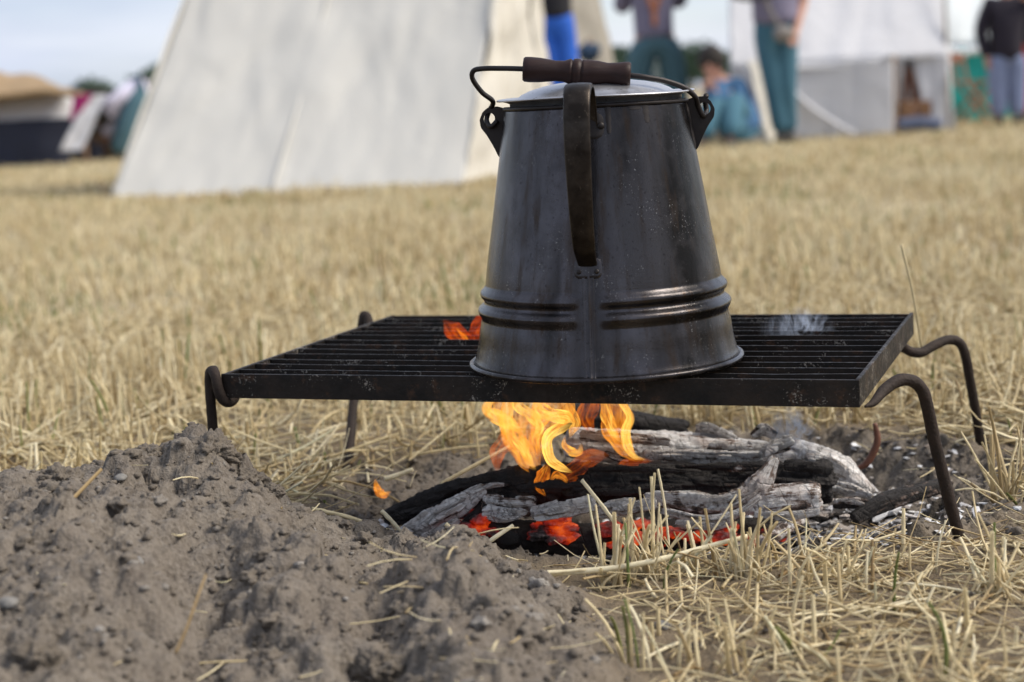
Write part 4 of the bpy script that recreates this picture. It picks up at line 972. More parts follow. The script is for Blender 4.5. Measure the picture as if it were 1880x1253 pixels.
tongue([(1130, 862, 1.79), (1160, 850, 1.79), (1200, 846, 1.795)], [4, 10, 1], 29, .02, .3, .3, parent=f2)
f3 = flame('smallest orange flame flickering at the left tip of the black log', W(700, 912, 1.76))
tongue([(718, 903, 1.76), (706, 909, 1.76), (696, 904, 1.76), (692, 893, 1.76), (688, 878, 1.76)], [1, 5, 7, 5, 1], 15, .6, .9, parent=f3)
f4 = flame('red orange flame licking up through the grate bars left of the kettle', W(860, 640, 1.97))
tongue([(893, 655, 1.96), (868, 632, 1.96), (845, 620, 1.96), (828, 605, 1.96), (814, 586, 1.96)], [1, 9, 15, 15, 2], 16, -.15, .6, .3, parent=f4)
tongue([(880, 645, 1.95), (872, 625, 1.95), (878, 605, 1.95), (892, 590, 1.95), (900, 570, 1.95)], [1, 9, 15, 13, 2], 17, -.2, .5, .3, parent=f4)
tongue([(872, 642, 1.955), (854, 622, 1.955), (836, 600, 1.955)], [1, 3.5, 1], 18, .35, .7, parent=f4)

# ------------------------------------------------------------------ smoke
def f_smoke(m, out):
    v = m.co(); n = m.noise(m.n('ShaderNodeVectorMath', {0: v, 1: m.n('ShaderNodeTexNoise', {'Vector': v, 'Scale': 22., 'Detail': 3}).outputs['Color']}, operation='ADD').outputs[0], 3.0, 1)
    w1 = m.n('ShaderNodeTexNoise', {'Vector': m.co((26, 26, 15)), 'Scale': 1., 'Detail': 3., 'Roughness': .5, 'Distortion': 1.6}).outputs['Fac']
    rid = m.ramp(m.math('ABSOLUTE', m.math('SUBTRACT', w1, .5)), [(0., 1.), (.028, 0.)])
    t = m.n('ShaderNodeTexCoord'); gr_ = m.n('ShaderNodeTexGradient', {'Vector': m.n('ShaderNodeMapping', {'Vector': t.outputs['Generated'], 'Location': (-1, -1, -1), 'Scale': (2, 2, 2)}).outputs[0]}, gradient_type='SPHERICAL').outputs['Fac']
    den = m.math('MULTIPLY', m.math('MULTIPLY', m.math('ADD', rid, .02), m.ramp(gr_, [(0., 0.), (.5, 1.)])), 75.)
    p = m.n('ShaderNodeVolumePrincipled', {'Color': (.72, .80, .95, 1), 'Density': den, 'Anisotropy': .2}); m.l(p.outputs[0], out.inputs['Volume'])
M_SMOKE = mat('smoke', f_smoke); M_SMOKE.cycles.homogeneous_volume = False
def smoke(px, py, Yd, rx, ry, rz, lab):
    q = W(px, py, Yd); v, f = ICO3; k = Yd / F_PX; v = v * [rx * k, ry * k, rz * k]
    o = obj('smoke_wisp', v, f, M_SMOKE, loc=q); tag(o, lab, 'smoke', kind='stuff')
smoke(1465, 610, 1.86, 75, 40, 50, 'thin bluish smoke wisp curling above the grate right of the kettle')
smoke(1450, 795, 1.84, 55, 40, 55, 'thin bluish smoke rising from the ash behind the logs')
smoke(650, 690, 1.9, 10, 10, 10, 'faint smoke under the grate') if False else None

# ------------------------------------------------------------------ background camp: tents
def cloth_mat(name, col, var=.06, wrinkle=.35, trans=.2, seam=0.0, sc=3.):
    def f(m, out):
        v = m.co(); n = m.noise(v, sc, 5, .6, .8); fine = m.noise(v, 420, 2)
        c = m.mix(n, [x * (1 - var) for x in col], [min(1, x * (1 + var)) for x in col])
        b = m.bsdf(out, c, .9, 0, m.math('ADD', n, m.math('MULTIPLY', fine, .05)), wrinkle, .06)
        if trans:
            t = m.n('ShaderNodeBsdfTranslucent', {'Color': c}); x = m.n('ShaderNodeMixShader', {0: trans, 1: b.outputs[0], 2: t.outputs[0]}); m.l(x.outputs[0], out.inputs[0])
    return mat(name, f)
M_CANVAS = cloth_mat('off_white_canvas', (.60, .585, .54), .06, .12, .12)
M_CANVAS2 = cloth_mat('white_canvas', (.66, .66, .68), .04)
M_WARM = cloth_mat('cream_canvas', (.63, .60, .53), .06)
M_BEIGE = cloth_mat('beige_canvas', (.36, .33, .28), .08)
M_WOODPOLE = m_simple('pole_wood', (.22, .13, .07), .7, 0, .3, 12, .3)
M_HEM = m_simple('hem_tape', (.57, .555, .51), .9, 0, .1, 8)
def sheet(name, A, B, Cc, D, m, parent, nu=40, nv=40, wr=.03, seed=0, sag=0., th=.004, freq=2.2, hem=0.):
    """cloth panel A bottom-left, B bottom-right, Cc top-right, D top-left, wrinkled, given a small thickness"""
    A, B, Cc, D = map(lambda q: np.asarray(q, float), (A, B, Cc, D))
    u = np.linspace(0, 1, nu)[None, :, None]; v = np.linspace(0, 1, nv)[:, None, None]
    P = (A * (1 - u) + B * u) * (1 - v) + (D * (1 - u) + Cc * u) * v
    nrm = np.cross(B - A, D - A); 
    if np.linalg.norm(nrm) < 1e-9: nrm = np.cross(Cc - D, D - A)
    nrm /= np.linalg.norm(nrm) + 1e-9
    lu = np.linalg.norm(B - A) + 1e-6; lv = np.linalg.norm(D - A) + 1e-6
    Q = np.stack([u[..., 0] * lu * freq + 0 * v[..., 0], v[..., 0] * lv * freq * .45 + 0 * u[..., 0], 0 * u[..., 0] * v[..., 0] + seed * 7.1], -1)
    d = wr * fbm(Q, 3) + wr * .6 * np.abs(perlin(Q * [2.2, 1.1, 1] + 3 * perlin(Q)[..., None] * .3))
    d = d - sag * np.sin(np.pi * v[..., 0]) * (np.sin(np.pi * u[..., 0]) * .5 + .5)
    P = P + nrm * d[..., None]
    if hem: P[0, :, 2] += hem * np.abs(perlin(np.stack([u[0, :, 0] * lu * 3, 0 * u[0, :, 0], 0 * u[0, :, 0] + seed], -1)))
    o = obj(name, P.reshape(-1, 3), grid_faces(nv, nu), m, parent)
    s = o.modifiers.new('thickness', 'SOLIDIFY'); s.thickness = th; s.offset = 0
    return o
def pole(name, P, r, m, parent=None, n=8):
    v, f = tube(P, r, 12, n); return obj(name, v, f, m, parent)

# big wedge tent left of the kettle
A = G(201, 371); B = G(850, 345); 
R1 = W(437, -270, 10.25); R2 = W(950, -305, 9.75); Cb = W(1026, 300, 10.95); Cb[2] = 0.0
Db = A + (Cb - B)
t1 = thing('wedge_tent', 'large off white wedge tent with sloping side and cream door end behind the kettle', 'tent', ((A + Cb) / 2) * [1, 1, 0])
sheet('side_panel', A, B, R2, R1, M_CANVAS, t1, 90, 70, .022, 3, .05, hem=.03)
sheet('side_panel', Db, Cb, R2, R1, M_CANVAS, t1, 30, 30, .02, 5, .03)
mid = (B + Cb) / 2 + np.array([.12, -.05, 0])
sheet('door_flap', B + [.005, .004, .0], mid, R2 + [.01, .0, -.01], R2 + [.0, .004, -.005], M_WARM, t1, 30, 50, .05, 7, .0, freq=4)
sheet('door_flap', mid + [.02, .02, 0], Cb, R2 + [.012, .01, -.01], R2 + [.01, .006, -.01], M_WARM, t1, 30, 50, .05, 8, .0, freq=4)
md = (A + Db) / 2
sheet('end_panel', Db, A, R1 + [0, .004, 0], R1, M_CANVAS, t1, 30, 30, .02, 9, .0)
pole('ridge_pole', [R1 + [-.06, .02, -.02], R2 + [.08, .0, -.02]], .022, M_WOODPOLE, t1)
pole('tent_pole', [(B + Cb) / 2 + [.02, 0, -.02], R2 + [0, .02, -.03]], .02, M_WOODPOLE, t1)
def seamline(P0, P1, off, parent, name='seam', w_=.012, m=M_HEM):
    P = np.array([P0 + (P1 - P0) * t for t in np.linspace(0, 1, 12)]) + off
    v, f = tube(P, w_, 6, 12, flat=.3); return obj(name, v, f, m, parent)
fn = np.cross(B - A, R1 - A); fn /= np.linalg.norm(fn); fn = fn if fn[1] < 0 else -fn
for u_ in (.47,):
    P0, P1 = A + (B - A) * u_, R1 + (R2 - R1) * u_
    pts = [P0 + (P1 - P0) * t_ + fn * (.012 - .05 * math.sin(math.pi * t_)) for t_ in np.linspace(0, 1, 10)]
    v, f = tube(pts, .007, 8, 30, flat=1); obj('seam', v, f, M_HEM, t1)
M_PEG = m_simple('tent_peg', (.30, .22, .14), .8)
for i, (px, py, lab) in enumerate([(198, 368, 'wooden tent peg at the left corner of the big wedge tent'), (852, 342, 'wooden tent peg at the near right corner of the big wedge tent'), (352, 352, 'wooden tent peg halfway along the left side hem of the big wedge tent')]):
    q = G(px, py); o = pole('tent_peg', [q + [0, 0, -.03], q + [-.02, -.02, .09]], .012, M_PEG); tag(o, lab, 'tent peg', 'pegs of the big wedge tent')

# beige wedge tent further back
Yd = 17.0
t2 = thing('beige_tent', 'beige wedge tent standing behind the person in bright blue trousers', 'tent', W(1060, 240, Yd) * [1, 1, 0])
gz = lambda q: np.array([q[0], q[1], 0.0])
a1, b1 = gz(W(930, 200, 16.2)), gz(W(1138, 200, 17.6)); c1_, d1_ = W(1082, -60, 17.9), W(985, -60, 17.0)
sheet('side_panel', a1, b1, c1_, d1_, M_BEIGE, t2, 40, 40, .06, 12, .05)
b2 = gz(W(1150, 200, 19.0)); sheet('end_panel', b1 + [0, .01, 0], b2, c1_ + [.01, .02, 0], c1_ + [0, .01, 0], M_BEIGE, t2, 20, 30, .04, 13)
a2 = gz(W(960, 200, 18.6)); sheet('side_panel', a2, b2 + [0, .02, 0], c1_ + [0, .04, 0], d1_ + [0, .02, 0], M_BEIGE, t2, 20, 20, .04, 14)
bl = wood.__call__ if False else None
M_NAVY = m_simple('navy_cloth', (.018, .022, .045), .9, 0, .3, 10)
v, f = lump(1, 5, ICO3, .4); q = W(1082, 96, 15.5); o = obj('cloth_bundle', v * [.10, .09, .13], f, m_simple('dark_blue_cloth', (.03, .06, .11), .9), loc=q * [1, 1, 1]); tag(o, 'dark blue coat hanging against the beige tent', 'coat')
pole_ = pole('tent_pole', [gz(q) , q + [0, .02, .12]], .018, M_WOODPOLE); tag(pole_, 'wooden post carrying the dark blue coat', 'post')

# white wall tent on the right
t3 = thing('wall_tent', 'tall white wall tent with a drooping hem and open doorway on the right', 'tent', gz(W(1550, 250, 13.4)))
YA, YB = 13.2, 13.0
e = lambda px, py, Y=13.1: W(px, py, Y)
bl_ = gz(e(1362, 255, 13.0)); br_ = gz(e(1640, 243, 12.9))
hl, hr = e(1402, 122, 13.0), e(1640, 104, 12.9)
# lower wall, hung with a sagging top edge
sheet('wall_panel', bl_, br_, hr, hl, M_CANVAS2, t3, 50, 24, .03, 21, .0, freq=1.5)
# hem roll along the eave
P = [hl + [0, -.02, .005], e(1460, 126, 12.97), e(1540, 124, 12.95), e(1600, 114, 12.93), hr + [0, -.02, .01]]
v, f = tube(P, .022, 10, 40); obj('eave_hem', v, f, M_CANVAS2, t3)
v, f = tube([e(1452, 160, 12.95), e(1480, 190, 12.9), e(1530, 225, 12.85), e(1570, 246, 12.8)], [.012, .02, .02, .012], 8, 30, flat=1.6); obj('fold', v, f, M_CANVAS2, t3)
# roof slope
rtop1, rtop2 = W(1335, -330, 14.6), W(1650, -350, 14.6)
sheet('roof_panel', e(1340, 125, 13.15), e(1741, 106, 13.15), rtop2 + [.3, 0, 0], rtop1, M_CANVAS2, t3, 60, 40, .03, 22, .04, freq=1.2)
# left front edge
sheet('end_panel', gz(e(1345, 250, 13.2)), gz(e(1375, 255, 13.05)), e(1400, 122, 13.05), e(1342, 122, 13.2), M_CANVAS2, t3, 16, 24, .02, 23)
# back and right walls with the doorway between 1640 and 1700
sheet('wall_panel', gz(e(1700, 235, 13.15)), gz(e(1752, 232, 13.15)), e(1738, 100, 13.15), e(1680, 100, 13.17), M_CANVAS2, t3, 20, 24, .03, 24, freq=3)
sheet('back_wall', gz(e(1360, 250, 15.8)), gz(e(1735, 240, 15.8)), e(1730, 60, 15.8), e(1350, 70, 15.8), M_CANVAS2, t3, 30, 20, .03, 25)
sheet('roof_panel', e(1350, 60, 15.85), e(1730, 60, 15.85), rtop2 + [.3, .01, 0], rtop1 + [0, .01, 0], M_CANVAS2, t3, 30, 20, .03, 26)
sheet('end_panel', gz(e(1752, 233, 13.2)), gz(e(1735, 240, 15.8)), rtop2 + [.3, .02, 0], e(1741, 104, 13.2), M_CANVAS2, t3, 20, 20, .02, 27)
pole('tent_pole', [gz(e(1642, 243, 12.92)), e(1641, 100, 12.92)], .016, M_WOODPOLE, t3)
pole('tent_pole', [gz(e(1742, 236, 13.0)) , e(1733, -40, 13.4), e(1728, -200, 13.9)], .012, M_BEIGE, t3)
cf = sheet('door_flap', gz(e(1392, 262, 12.75)) + [0, -.3, 0], gz(e(1428, 262, 12.7)), e(1405, 110, 12.85), e(1372, 112, 12.85), M_WARM, None, 16, 30, .04, 28, freq=4)
tag(cf, 'cream canvas flap hanging between the seated person and the standing man with the bag', 'tent flap')

# muskets, knapsack and blanket roll in the doorway
M_STOCK = m_simple('musket_stock', (.32, .11, .045), .5, 0, .35, 20, .2)
M_GUN = m_simple('gun_steel', (.08, .085, .09), .4, .8)
M_LEATH = m_simple('tan_leather', (.30, .16, .06), .7, 0, .3, 14, .3)
def musket(foot, top, lab):
    t = thing('musket', lab, 'musket', foot, 'muskets stacked in the doorway of the white tent')
    foot, top = np.asarray(foot, float), np.asarray(top, float); d = top - foot
    v, f = tube([foot, foot + d * .16, foot + d * .26, foot + d * .42, foot + d * .78], [.07, .06, .035, .035, .024], 12, 30, flat=.5); obj('stock', v, f, M_STOCK, t)
    v, f = tube([foot + d * .30 + [0, -.012, 0], top + [0, -.012, 0]], .011, 10, 8); obj('barrel', v, f, M_GUN, t)
    v, f = tube([foot + d * .27 + [.02, 0, 0], foot + d * .30 + [.045, 0, 0], foot + d * .34 + [.02, 0, 0]], .005, 6, 12); obj('trigger_guard', v, f, M_GUN, t)
gz2 = lambda px, Y: gz(W(px, 200, Y))
musket(gz2(1655, 13.4), W(1668, 82, 13.45), 'leftmost brown stocked musket leaning in the tent doorway')
musket(gz2(1694, 13.35), W(1662, 90, 13.4), 'right hand brown stocked musket slanting across the tent doorway')
musket(gz2(1684, 13.6), W(1671, 96, 13.5), 'brown stocked musket at the back of the stack in the tent doorway')
kn = thing('knapsack', 'tan leather knapsack on the ground in front of the muskets', 'knapsack', gz2(1678, 13.2))
q = gz2(1678, 13.2); v, f = box(q[0], q[1], .15, .24, .12, .20, .1); bevel(obj('bag_body', v, f, M_LEATH, kn, smooth=False), .02)
v, f = box(q[0], q[1] - .066, .19, .25, .012, .12, .1); bevel(obj('flap', v, f, m_simple('brown_leather', (.20, .10, .05), .7), kn, smooth=False), .004)
for dx in (-.07, .07):
    v, f = box(q[0] + dx, q[1] - .08, .15, .02, .008, .16, .1); obj('strap', v, f, M_LEATH, kn, smooth=False)
q = gz2(1685, 13.0); v, f = tube([q + [-.17, 0, .06], q + [.0, 0, .075], q + [.17, .02, .055]], .06, 16, 12)
o = obj('blanket_roll', v, f, m_simple('slate_blue_wool', (.075, .09, .14), .95), None); tag(o, 'rolled slate blue blanket lying before the doorway of the white tent', 'blanket')

# teal tent with white upper half
M_TEAL = cloth_mat('teal_cloth', (.03, .42, .38), .12, .4, .2)
M_PALE = cloth_mat('pale_white_cloth', (.70, .74, .75), .04)
t4 = thing('teal_tent', 'teal walled tent with white roof behind the small person in a dark jacket', 'tent', gz2(1820, 16))
sheet('wall_panel', gz2(1744, 15.6), gz2(1915, 15.6), W(1915, 84, 15.6), W(1740, 92, 15.6), M_TEAL, t4, 50, 24, .06, 31, freq=3)
sheet('roof_panel', W(1738, 90, 15.7) + [0, 0, .03], W(1920, 80, 15.7) + [0, 0, .03], W(1940, -330, 17.5), W(1725, -300, 17.5), M_PALE, t4, 30, 30, .04, 32, .05)
v, f = tube([W(1740, 92, 15.57), W(1765, 100, 15.55), W(1790, 94, 15.55), W(1830, 98, 15.55), W(1915, 84, 15.57)], .03, 8, 40); obj('valance', v, f, M_PALE, t4)
sheet('wall_panel', gz2(1915, 15.6), gz2(1925, 19), W(1925, 80, 19), W(1915, 84, 15.6), M_TEAL, t4, 20, 10, .03, 33)
# folding chair
ch = thing('folding_chair', 'brown wooden folding chair in front of the teal tent wall', 'chair', gz2(1808, 14.8))
c0 = gz2(1806, 14.8)
for dy in (0, .36):
    pole('leg', [c0 + [-.22, dy, 0], c0 + [.10, dy, .36]], .014, M_STOCK, ch)
    pole('leg', [c0 + [.14, dy, 0], c0 + [-.14, dy, .36]], .014, M_STOCK, ch)
    pole('back_post', [c0 + [-.14, dy, .36], c0 + [-.19, dy, .62]], .013, M_STOCK, ch)
v, f = box(c0[0] - .02, c0[1] + .18, .365, .30, .38, .02); obj('seat', v, f, M_STOCK, ch, smooth=False)
v, f = box(c0[0] - .185, c0[1] + .18, .58, .02, .38, .09); obj('backrest', v, f, M_STOCK, ch, smooth=False)

# ------------------------------------------------------------------ left: dark tent with awning
M_DNAVY = cloth_mat('navy_canvas', (.022, .026, .045), .15, .3, .0)
M_MAG = cloth_mat('magenta_cloth', (.36, .02, .14), .12, .3, .15)
M_TAN = cloth_mat('tan_canvas', (.36, .25, .14), .12, .3, .2)
t5 = thing('awning_tent', 'low navy and white tent under a tan awning at the far left', 'tent', gz2(30, 17))
sheet('wall_panel', gz2(-260, 16.3), gz2(118, 16.2), W(138, 216, 16.2), W(-260, 232, 16.3), M_DNAVY, t5, 40, 24, .05, 41, freq=2)
sheet('upper_wall', W(-260, 232, 16.32), W(138, 216, 16.22), W(130, 166, 16.5), W(-260, 180, 16.6), M_CANVAS2, t5, 40, 16, .03, 42)
sheet('awning', W(-260, 190, 16.0), W(150, 174, 16.0), W(60, 138, 18.0), W(-260, 150, 18.0), M_TAN, t5, 40, 24, .05, 43, .05)
sheet('back_wall', gz2(-240, 18.3), gz2(150, 18.3), W(150, 160, 18.3), W(-240, 170, 18.3), M_DNAVY, t5, 20, 12, .03, 44)
v, f = tube([W(-260, 189, 15.98), W(0, 176, 15.98), W(80, 168, 15.98), W(152, 176, 15.98)], .03, 8, 40); obj('awning_edge', v, f, M_TAN, t5)
pole('tent_pole', [gz2(150, 16.0), W(150, 168, 16.0)], .02, M_WOODPOLE, t5)
c = sheet('cloth', W(128, 222, 15.9), W(152, 216, 15.9), W(170, 172, 15.9), W(135, 176, 15.9), M_MAG, None, 16, 20, .04, 45, freq=5); c.name = 'magenta_cloth'
tag(c, 'magenta cloth hanging from the awning edge', 'cloth')
c = sheet('canvas_flap', W(110, 278, 15.8), W(150, 276, 15.8), W(196, 172, 15.9), W(158, 178, 15.9), M_CANVAS2, None, 20, 30, .05, 46, freq=3)
tag(c, 'white canvas flap pulled aside beneath the magenta cloth', 'tent flap')
o = sheet('shelter_cloth', gz2(120, 18.4), gz2(215, 18.4), W(205, 168, 18.4), W(160, 160, 18.4), m_simple('dark_brown_cloth', (.045, .038, .035), .9), None, 20, 20, .05, 47)
tag(o, 'dark brown shelter cloth behind the white flap and the stooping person', 'tent')
for i, (px, Yd, sx, sz, mm, lab) in enumerate([(160, 16.9, .24, .16, M_DNAVY, 'dark chest under the white flap'), (190, 17.2, .18, .24, M_LEATH, 'brown box beside the stooping person')]):
    q = gz2(px, Yd); b_ = thing('box', lab, 'box', q); v, f = box(q[0], q[1], sz / 2, sx, .2, sz); bevel(obj('body', v, f, mm, b_, smooth=False), .01)
    v, f = box(q[0], q[1], sz + .012, sx + .02, .22, .02); obj('lid', v, f, mm, b_, smooth=False)

# ------------------------------------------------------------------ people
M_SKIN = m_simple('skin', (.42, .22, .155), .6, 0, .1, 12)
M_HAIR = m_simple('dark_hair', (.02, .015, .012), .7)
M_EYE = m_simple('dark_eye', (.02, .015, .015), .3)
M_LIP = m_simple('lips', (.33, .10, .085), .6)
def skin_obj(name, chains, m, parent, sub=2):
    """chains: list of polylines [(point, radius), ...]; the first point of a later chain snaps to an earlier point when equal"""
    V, Rr, E, roots, idx = [], [], [], [], {}
    for ch_ in chains:
        prev = None
        for p, r in ch_:
            k = tuple(np.round(p, 4))
            if k not in idx: idx[k] = len(V); V.append(k); Rr.append(r)
            if prev is not None: E.append((prev, idx[k]))
            prev = idx[k]
    me = bpy.data.meshes.new(name); me.from_pydata(V, E, []); me.update()
    o = bpy.data.objects.new(name, me); C.objects.link(o); me.materials.append(m)
    sk = o.modifiers.new('skin', 'SKIN'); sk.use_smooth_shade = True
    o.modifiers.new('subdiv', 'SUBSURF').levels = sub; o.modifiers['subdiv'].render_levels = sub
    # connected components get a root each
    adj = {i: set() for i in range(len(V))}
    for a_, b_ in E: adj[a_].add(b_); adj[b_].add(a_)
    seen = set(); roots = []
    for i in range(len(V)):
        if i in seen: continue
        roots.append(i); st_ = [i]
        while st_:
            j_ = st_.pop()
            if j_ in seen: continue
            seen.add(j_); st_ += list(adj[j_])
    for i, sv in enumerate(me.skin_vertices[0].data):
        r = Rr[i]; sv.radius = (r, r) if np.isscalar(r) else r; sv.use_root = i in roots
    if parent is not None: o.parent = parent; o.matrix_parent_inverse = Matrix.Translation(-WORLD.get(parent.name, Vector((0, 0, 0))))
    WORLD[o.name] = Vector((0, 0, 0))
    return o
def person(label, loc, J, shirt, trousers, face=(0, -1), shoe=(.03, .025, .02), sleeves=2, coat=0., group=None, hair=M_HAIR, k=1.0, tr_w=1.0, sh_w=1.0):
    """J: joint dict in metres relative to loc (x right, y away, z up)"""
    L = np.array([loc[0], loc[1], 0.0]); P = {a: L + np.asarray(b, float) for a, b in J.items()}
    t = thing('person', label, 'person', L, group)
    ch_ = [[(P['pelvis'], .125 * k), ((P['pelvis'] + P['chest']) / 2, .115 * k), (P['chest'], .135 * k), (P['neck'], .055 * k), (P['head'] - (P['head'] - P['neck']) * .35, .062 * k), (P['head'], .092 * k), (P['head'] + (P['head'] - P['neck']) * .35, .07 * k)]]
    fx = np.array([face[0], face[1], 0.0]); fx /= np.linalg.norm(fx); sd = np.array([-fx[1], fx[0], 0])
    for s_ in 'lr':
        ch_.append([(P['chest'], .135 * k), (P['sh' + s_], .055 * k), (P['el' + s_], .042 * k), (P['wr' + s_], .028 * k), (P['wr' + s_] + (P['wr' + s_] - P['el' + s_]) * .22, .034 * k)])
        ch_.append([(P['pelvis'], .125 * k), (P['hip' + s_], .088 * k), (P['kn' + s_], .058 * k), (P['an' + s_], .040 * k)])
        d = P['wr' + s_] - P['el' + s_]; d /= np.linalg.norm(d); hb = P['wr' + s_] + d * .07 * k; lat = np.cross(d, fx); ln = np.linalg.norm(lat); lat = lat / ln if ln > .2 else sd
        for q_ in range(4):
            r0 = hb + lat * (.024 - .016 * q_) * k; l_ = (.030, .034, .032, .025)[q_] * k
            ch_.append([(r0 - d * .02, .0095 * k), (r0 + d * l_, .0085 * k), (r0 + d * l_ * 1.8 + fx * .012, .007 * k)])
        r0 = hb - d * .045 * k + lat * .026 * k; ch_.append([(r0, .011 * k), (r0 + (d * .5 + lat * .8) * .035 * k, .0095 * k), (r0 + (d * 1.1 + lat * .8) * .05 * k, .008 * k)])
    # nose and ears as small islands fused into the head
    hd = P['head']; ch_.append([(hd + fx * .078 * k, .014 * k), (hd + fx * .102 * k - [0, 0, .022 * k], .013 * k)])
    for s2 in (-1, 1): ch_.append([(hd + sd * s2 * .082 * k, .014 * k), (hd + sd * s2 * .092 * k + [0, 0, .02 * k], .012 * k)])
    skin_obj('body', ch_, M_SKIN, t)
    for s2 in (-1, 1):
        v, f = ICO1; obj('eye', v * .011 * k + hd + fx * .088 * k + sd * s2 * .032 * k + [0, 0, .012 * k], f, M_EYE, t)
    v, f = ICO2; mo = v * [.022 * k, .022 * k, .007 * k] * 1.0; obj('mouth', mo + hd + fx * .080 * k - [0, 0, .052 * k], f, M_LIP, t)
    v, f = ICO3; hv = v.copy(); keep = (v @ fx < .35) | (v[:, 2] > .35); hv = hv * (1.04 + .06 * fbm(v * 4, 2))[:, None]; hv[~keep] *= .86; hv[v[:, 2] < -.35] *= .8
    obj('hair', hv * [.104 * k, .104 * k, .122 * k] + hd + [0, 0, .018 * k] - fx * .008 * k, f, hair, t)
    k0 = k; k = k * 1.22
    sh = [[(P['pelvis'] + (P['chest'] - P['pelvis']) * (-.12 - coat), .15 * k * sh_w), (P['pelvis'] + (P['chest'] - P['pelvis']) * .15, .15 * k * sh_w), ((P['pelvis'] + P['chest']) / 2, .148 * k * sh_w), (P['chest'], .165 * k * sh_w), (P['chest'] + (P['neck'] - P['chest']) * .75, .075 * k)]]
    for s_ in 'lr':
        c2 = [(P['chest'], .165 * k * sh_w), (P['sh' + s_], .075 * k), (P['el' + s_], .060 * k)]
        if sleeves == 2: c2.append((P['wr' + s_], .046 * k))
        elif sleeves == 1: c2[-1] = (P['sh' + s_] + (P['el' + s_] - P['sh' + s_]) * .92, .062 * k)
        sh.append(c2)
    skin_obj('shirt' if not coat else 'jacket', sh, shirt, t)
    tr = [[(P['pelvis'] + (P['chest'] - P['pelvis']) * .30, .142 * k * tr_w), (P['pelvis'], .148 * k * tr_w)]]
    for s_ in 'lr': tr.append([(P['pelvis'], .148 * k * tr_w), (P['hip' + s_], .108 * k * tr_w), (P['kn' + s_], .082 * k * tr_w), (P['an' + s_], .066 * k * tr_w)])
    skin_obj('trousers', tr, trousers, t)
    k = k0; ms = m_simple('shoe', shoe, .6)
    for s_ in 'lr':
        a_ = P['an' + s_]; ff = J.get('foot', fx); v, f = tube([a_ - fx * .05 * k - [0, 0, .03 * k], a_ + fx * .03 * k - [0, 0, .035 * k], a_ + fx * .14 * k - [0, 0, .05 * k]], [.042 * k, .045 * k, .034 * k], 12, 12, up=(0, 0, 1)); obj('shoe', v, f, ms, t)
    return t, P
M_MAUVE = m_simple('mauve_shirt', (.19, .175, .25), .9, 0, .15, 30)
M_TEALW = m_simple('blue_grey_wool', (.065, .135, .165), .95, 0, .2, 12)
M_TEALB = m_simple('faded_blue_wool', (.055, .145, .20), .95, 0, .2, 12)
M_BLUE = m_simple('bright_blue', (.015, .10, .48), .85)
M_BLACKC = m_simple('black_cloth', (.008, .008, .012), .9)
M_JACK = m_simple('dark_plum_jacket', (.010, .007, .016), .9)
M_JEAN = m_simple('light_jeans', (.17, .21, .34), .9, 0, .2, 10)
M_LAV = m_simple('lavender_white_shirt', (.60, .57, .68), .9)
M_BLUSH = m_simple('blue_shirt', (.045, .12, .24), .9, 0, .2, 14)
M_RED = m_simple('red_cloth', (.50, .05, .035), .9)
M_ORA = m_simple('orange_brace', (.42, .16, .08), .8)

# back view with braces
loc = gz2(1206, 14.2)
pA, PJ = person('person seen from behind in mauve shirt, orange braces and loose blue grey trousers', loc, dict(pelvis=(0, 0, .88), chest=(-.01, 0, 1.22), neck=(-.01, 0, 1.44), head=(0, -.0, 1.58),
        shl=(-.19, 0, 1.38), ell=(-.27, .10, 1.12), wrl=(-.17, .32, 1.20), shr=(.18, 0, 1.38), elr=(.25, .12, 1.14), wrr=(.15, .33, 1.22),
        hipl=(-.11, 0, .80), knl=(-.14, .02, .46), anl=(-.15, 0, .08), hipr=(.12, 0, .80), knr=(.17, .02, .46), anr=(.19, 0, .08)), M_MAUVE, M_TEALW, face=(0, 1), tr_w=1.12, sleeves=2, sh_w=.98)
for pts in ([(-.10, -.165, 1.36), (-.06, -.185, 1.22), (-.01, -.175, 1.08)], [(.09, -.165, 1.36), (.05, -.185, 1.22), (-.01, -.178, 1.08)], [(-.01, -.178, 1.10), (-.01, -.178, .96)]):
    v, f = tube([loc + np.array(p_) for p_ in pts], .022, 8, 12, flat=1.0, up=(0, 1, 0)); obj('brace', v, f, M_ORA, pA)
# front view with haversack
loc = gz2(1428, 12.4)
pB, PJ = person('standing man in faded blue trousers and grey purple shirt carrying a haversack on a strap', loc, dict(pelvis=(-.0, 0, .88), chest=(.0, 0, 1.20), neck=(0, 0, 1.42), head=(0, -.02, 1.56),
        shl=(-.18, 0, 1.36), ell=(-.30, -.10, 1.12), wrl=(-.34, -.28, 1.18), shr=(.19, 0, 1.36), elr=(.215, .03, 1.03), wrr=(.12, -.14, .80),
        hipl=(-.075, 0, .80), knl=(-.03, -.03, .44), anl=(.02, 0, .07), hipr=(.075, 0, .80), knr=(.06, -.03, .44), anr=(.085, .04, .07)), M_MAUVE, M_TEALB, face=(0, -1), sleeves=1, tr_w=.84)
M_SACK = m_simple('grey_haversack_cloth', (.22, .20, .185), .9, 0, .15, 20)
hs = thing('haversack', 'round grey haversack hanging at the hip of the standing man', 'bag', W(1438, 60, 12.1))
v, f = lump(1, 9, ICO3, .12); obj('bag_body', v * [.10, .05, .10] + W(1438, 62, 12.12), f, M_SACK, hs)
v, f = tube([W(1430, 48, 12.13), W(1412, 15, 12.15), W(1398, -25, 12.2), W(1392, -50, 12.35)], .014, 8, 20, flat=.5); obj('strap', v, f, M_SACK, hs)
v, f = tube([W(1345, -6, 12.2), W(1375, -2, 12.15), W(1420, -8, 12.1)], .018, 8, 10); o = obj('rifle', v, f, M_GUN); tag(o, 'dark gun barrel held level by the standing man', 'gun')
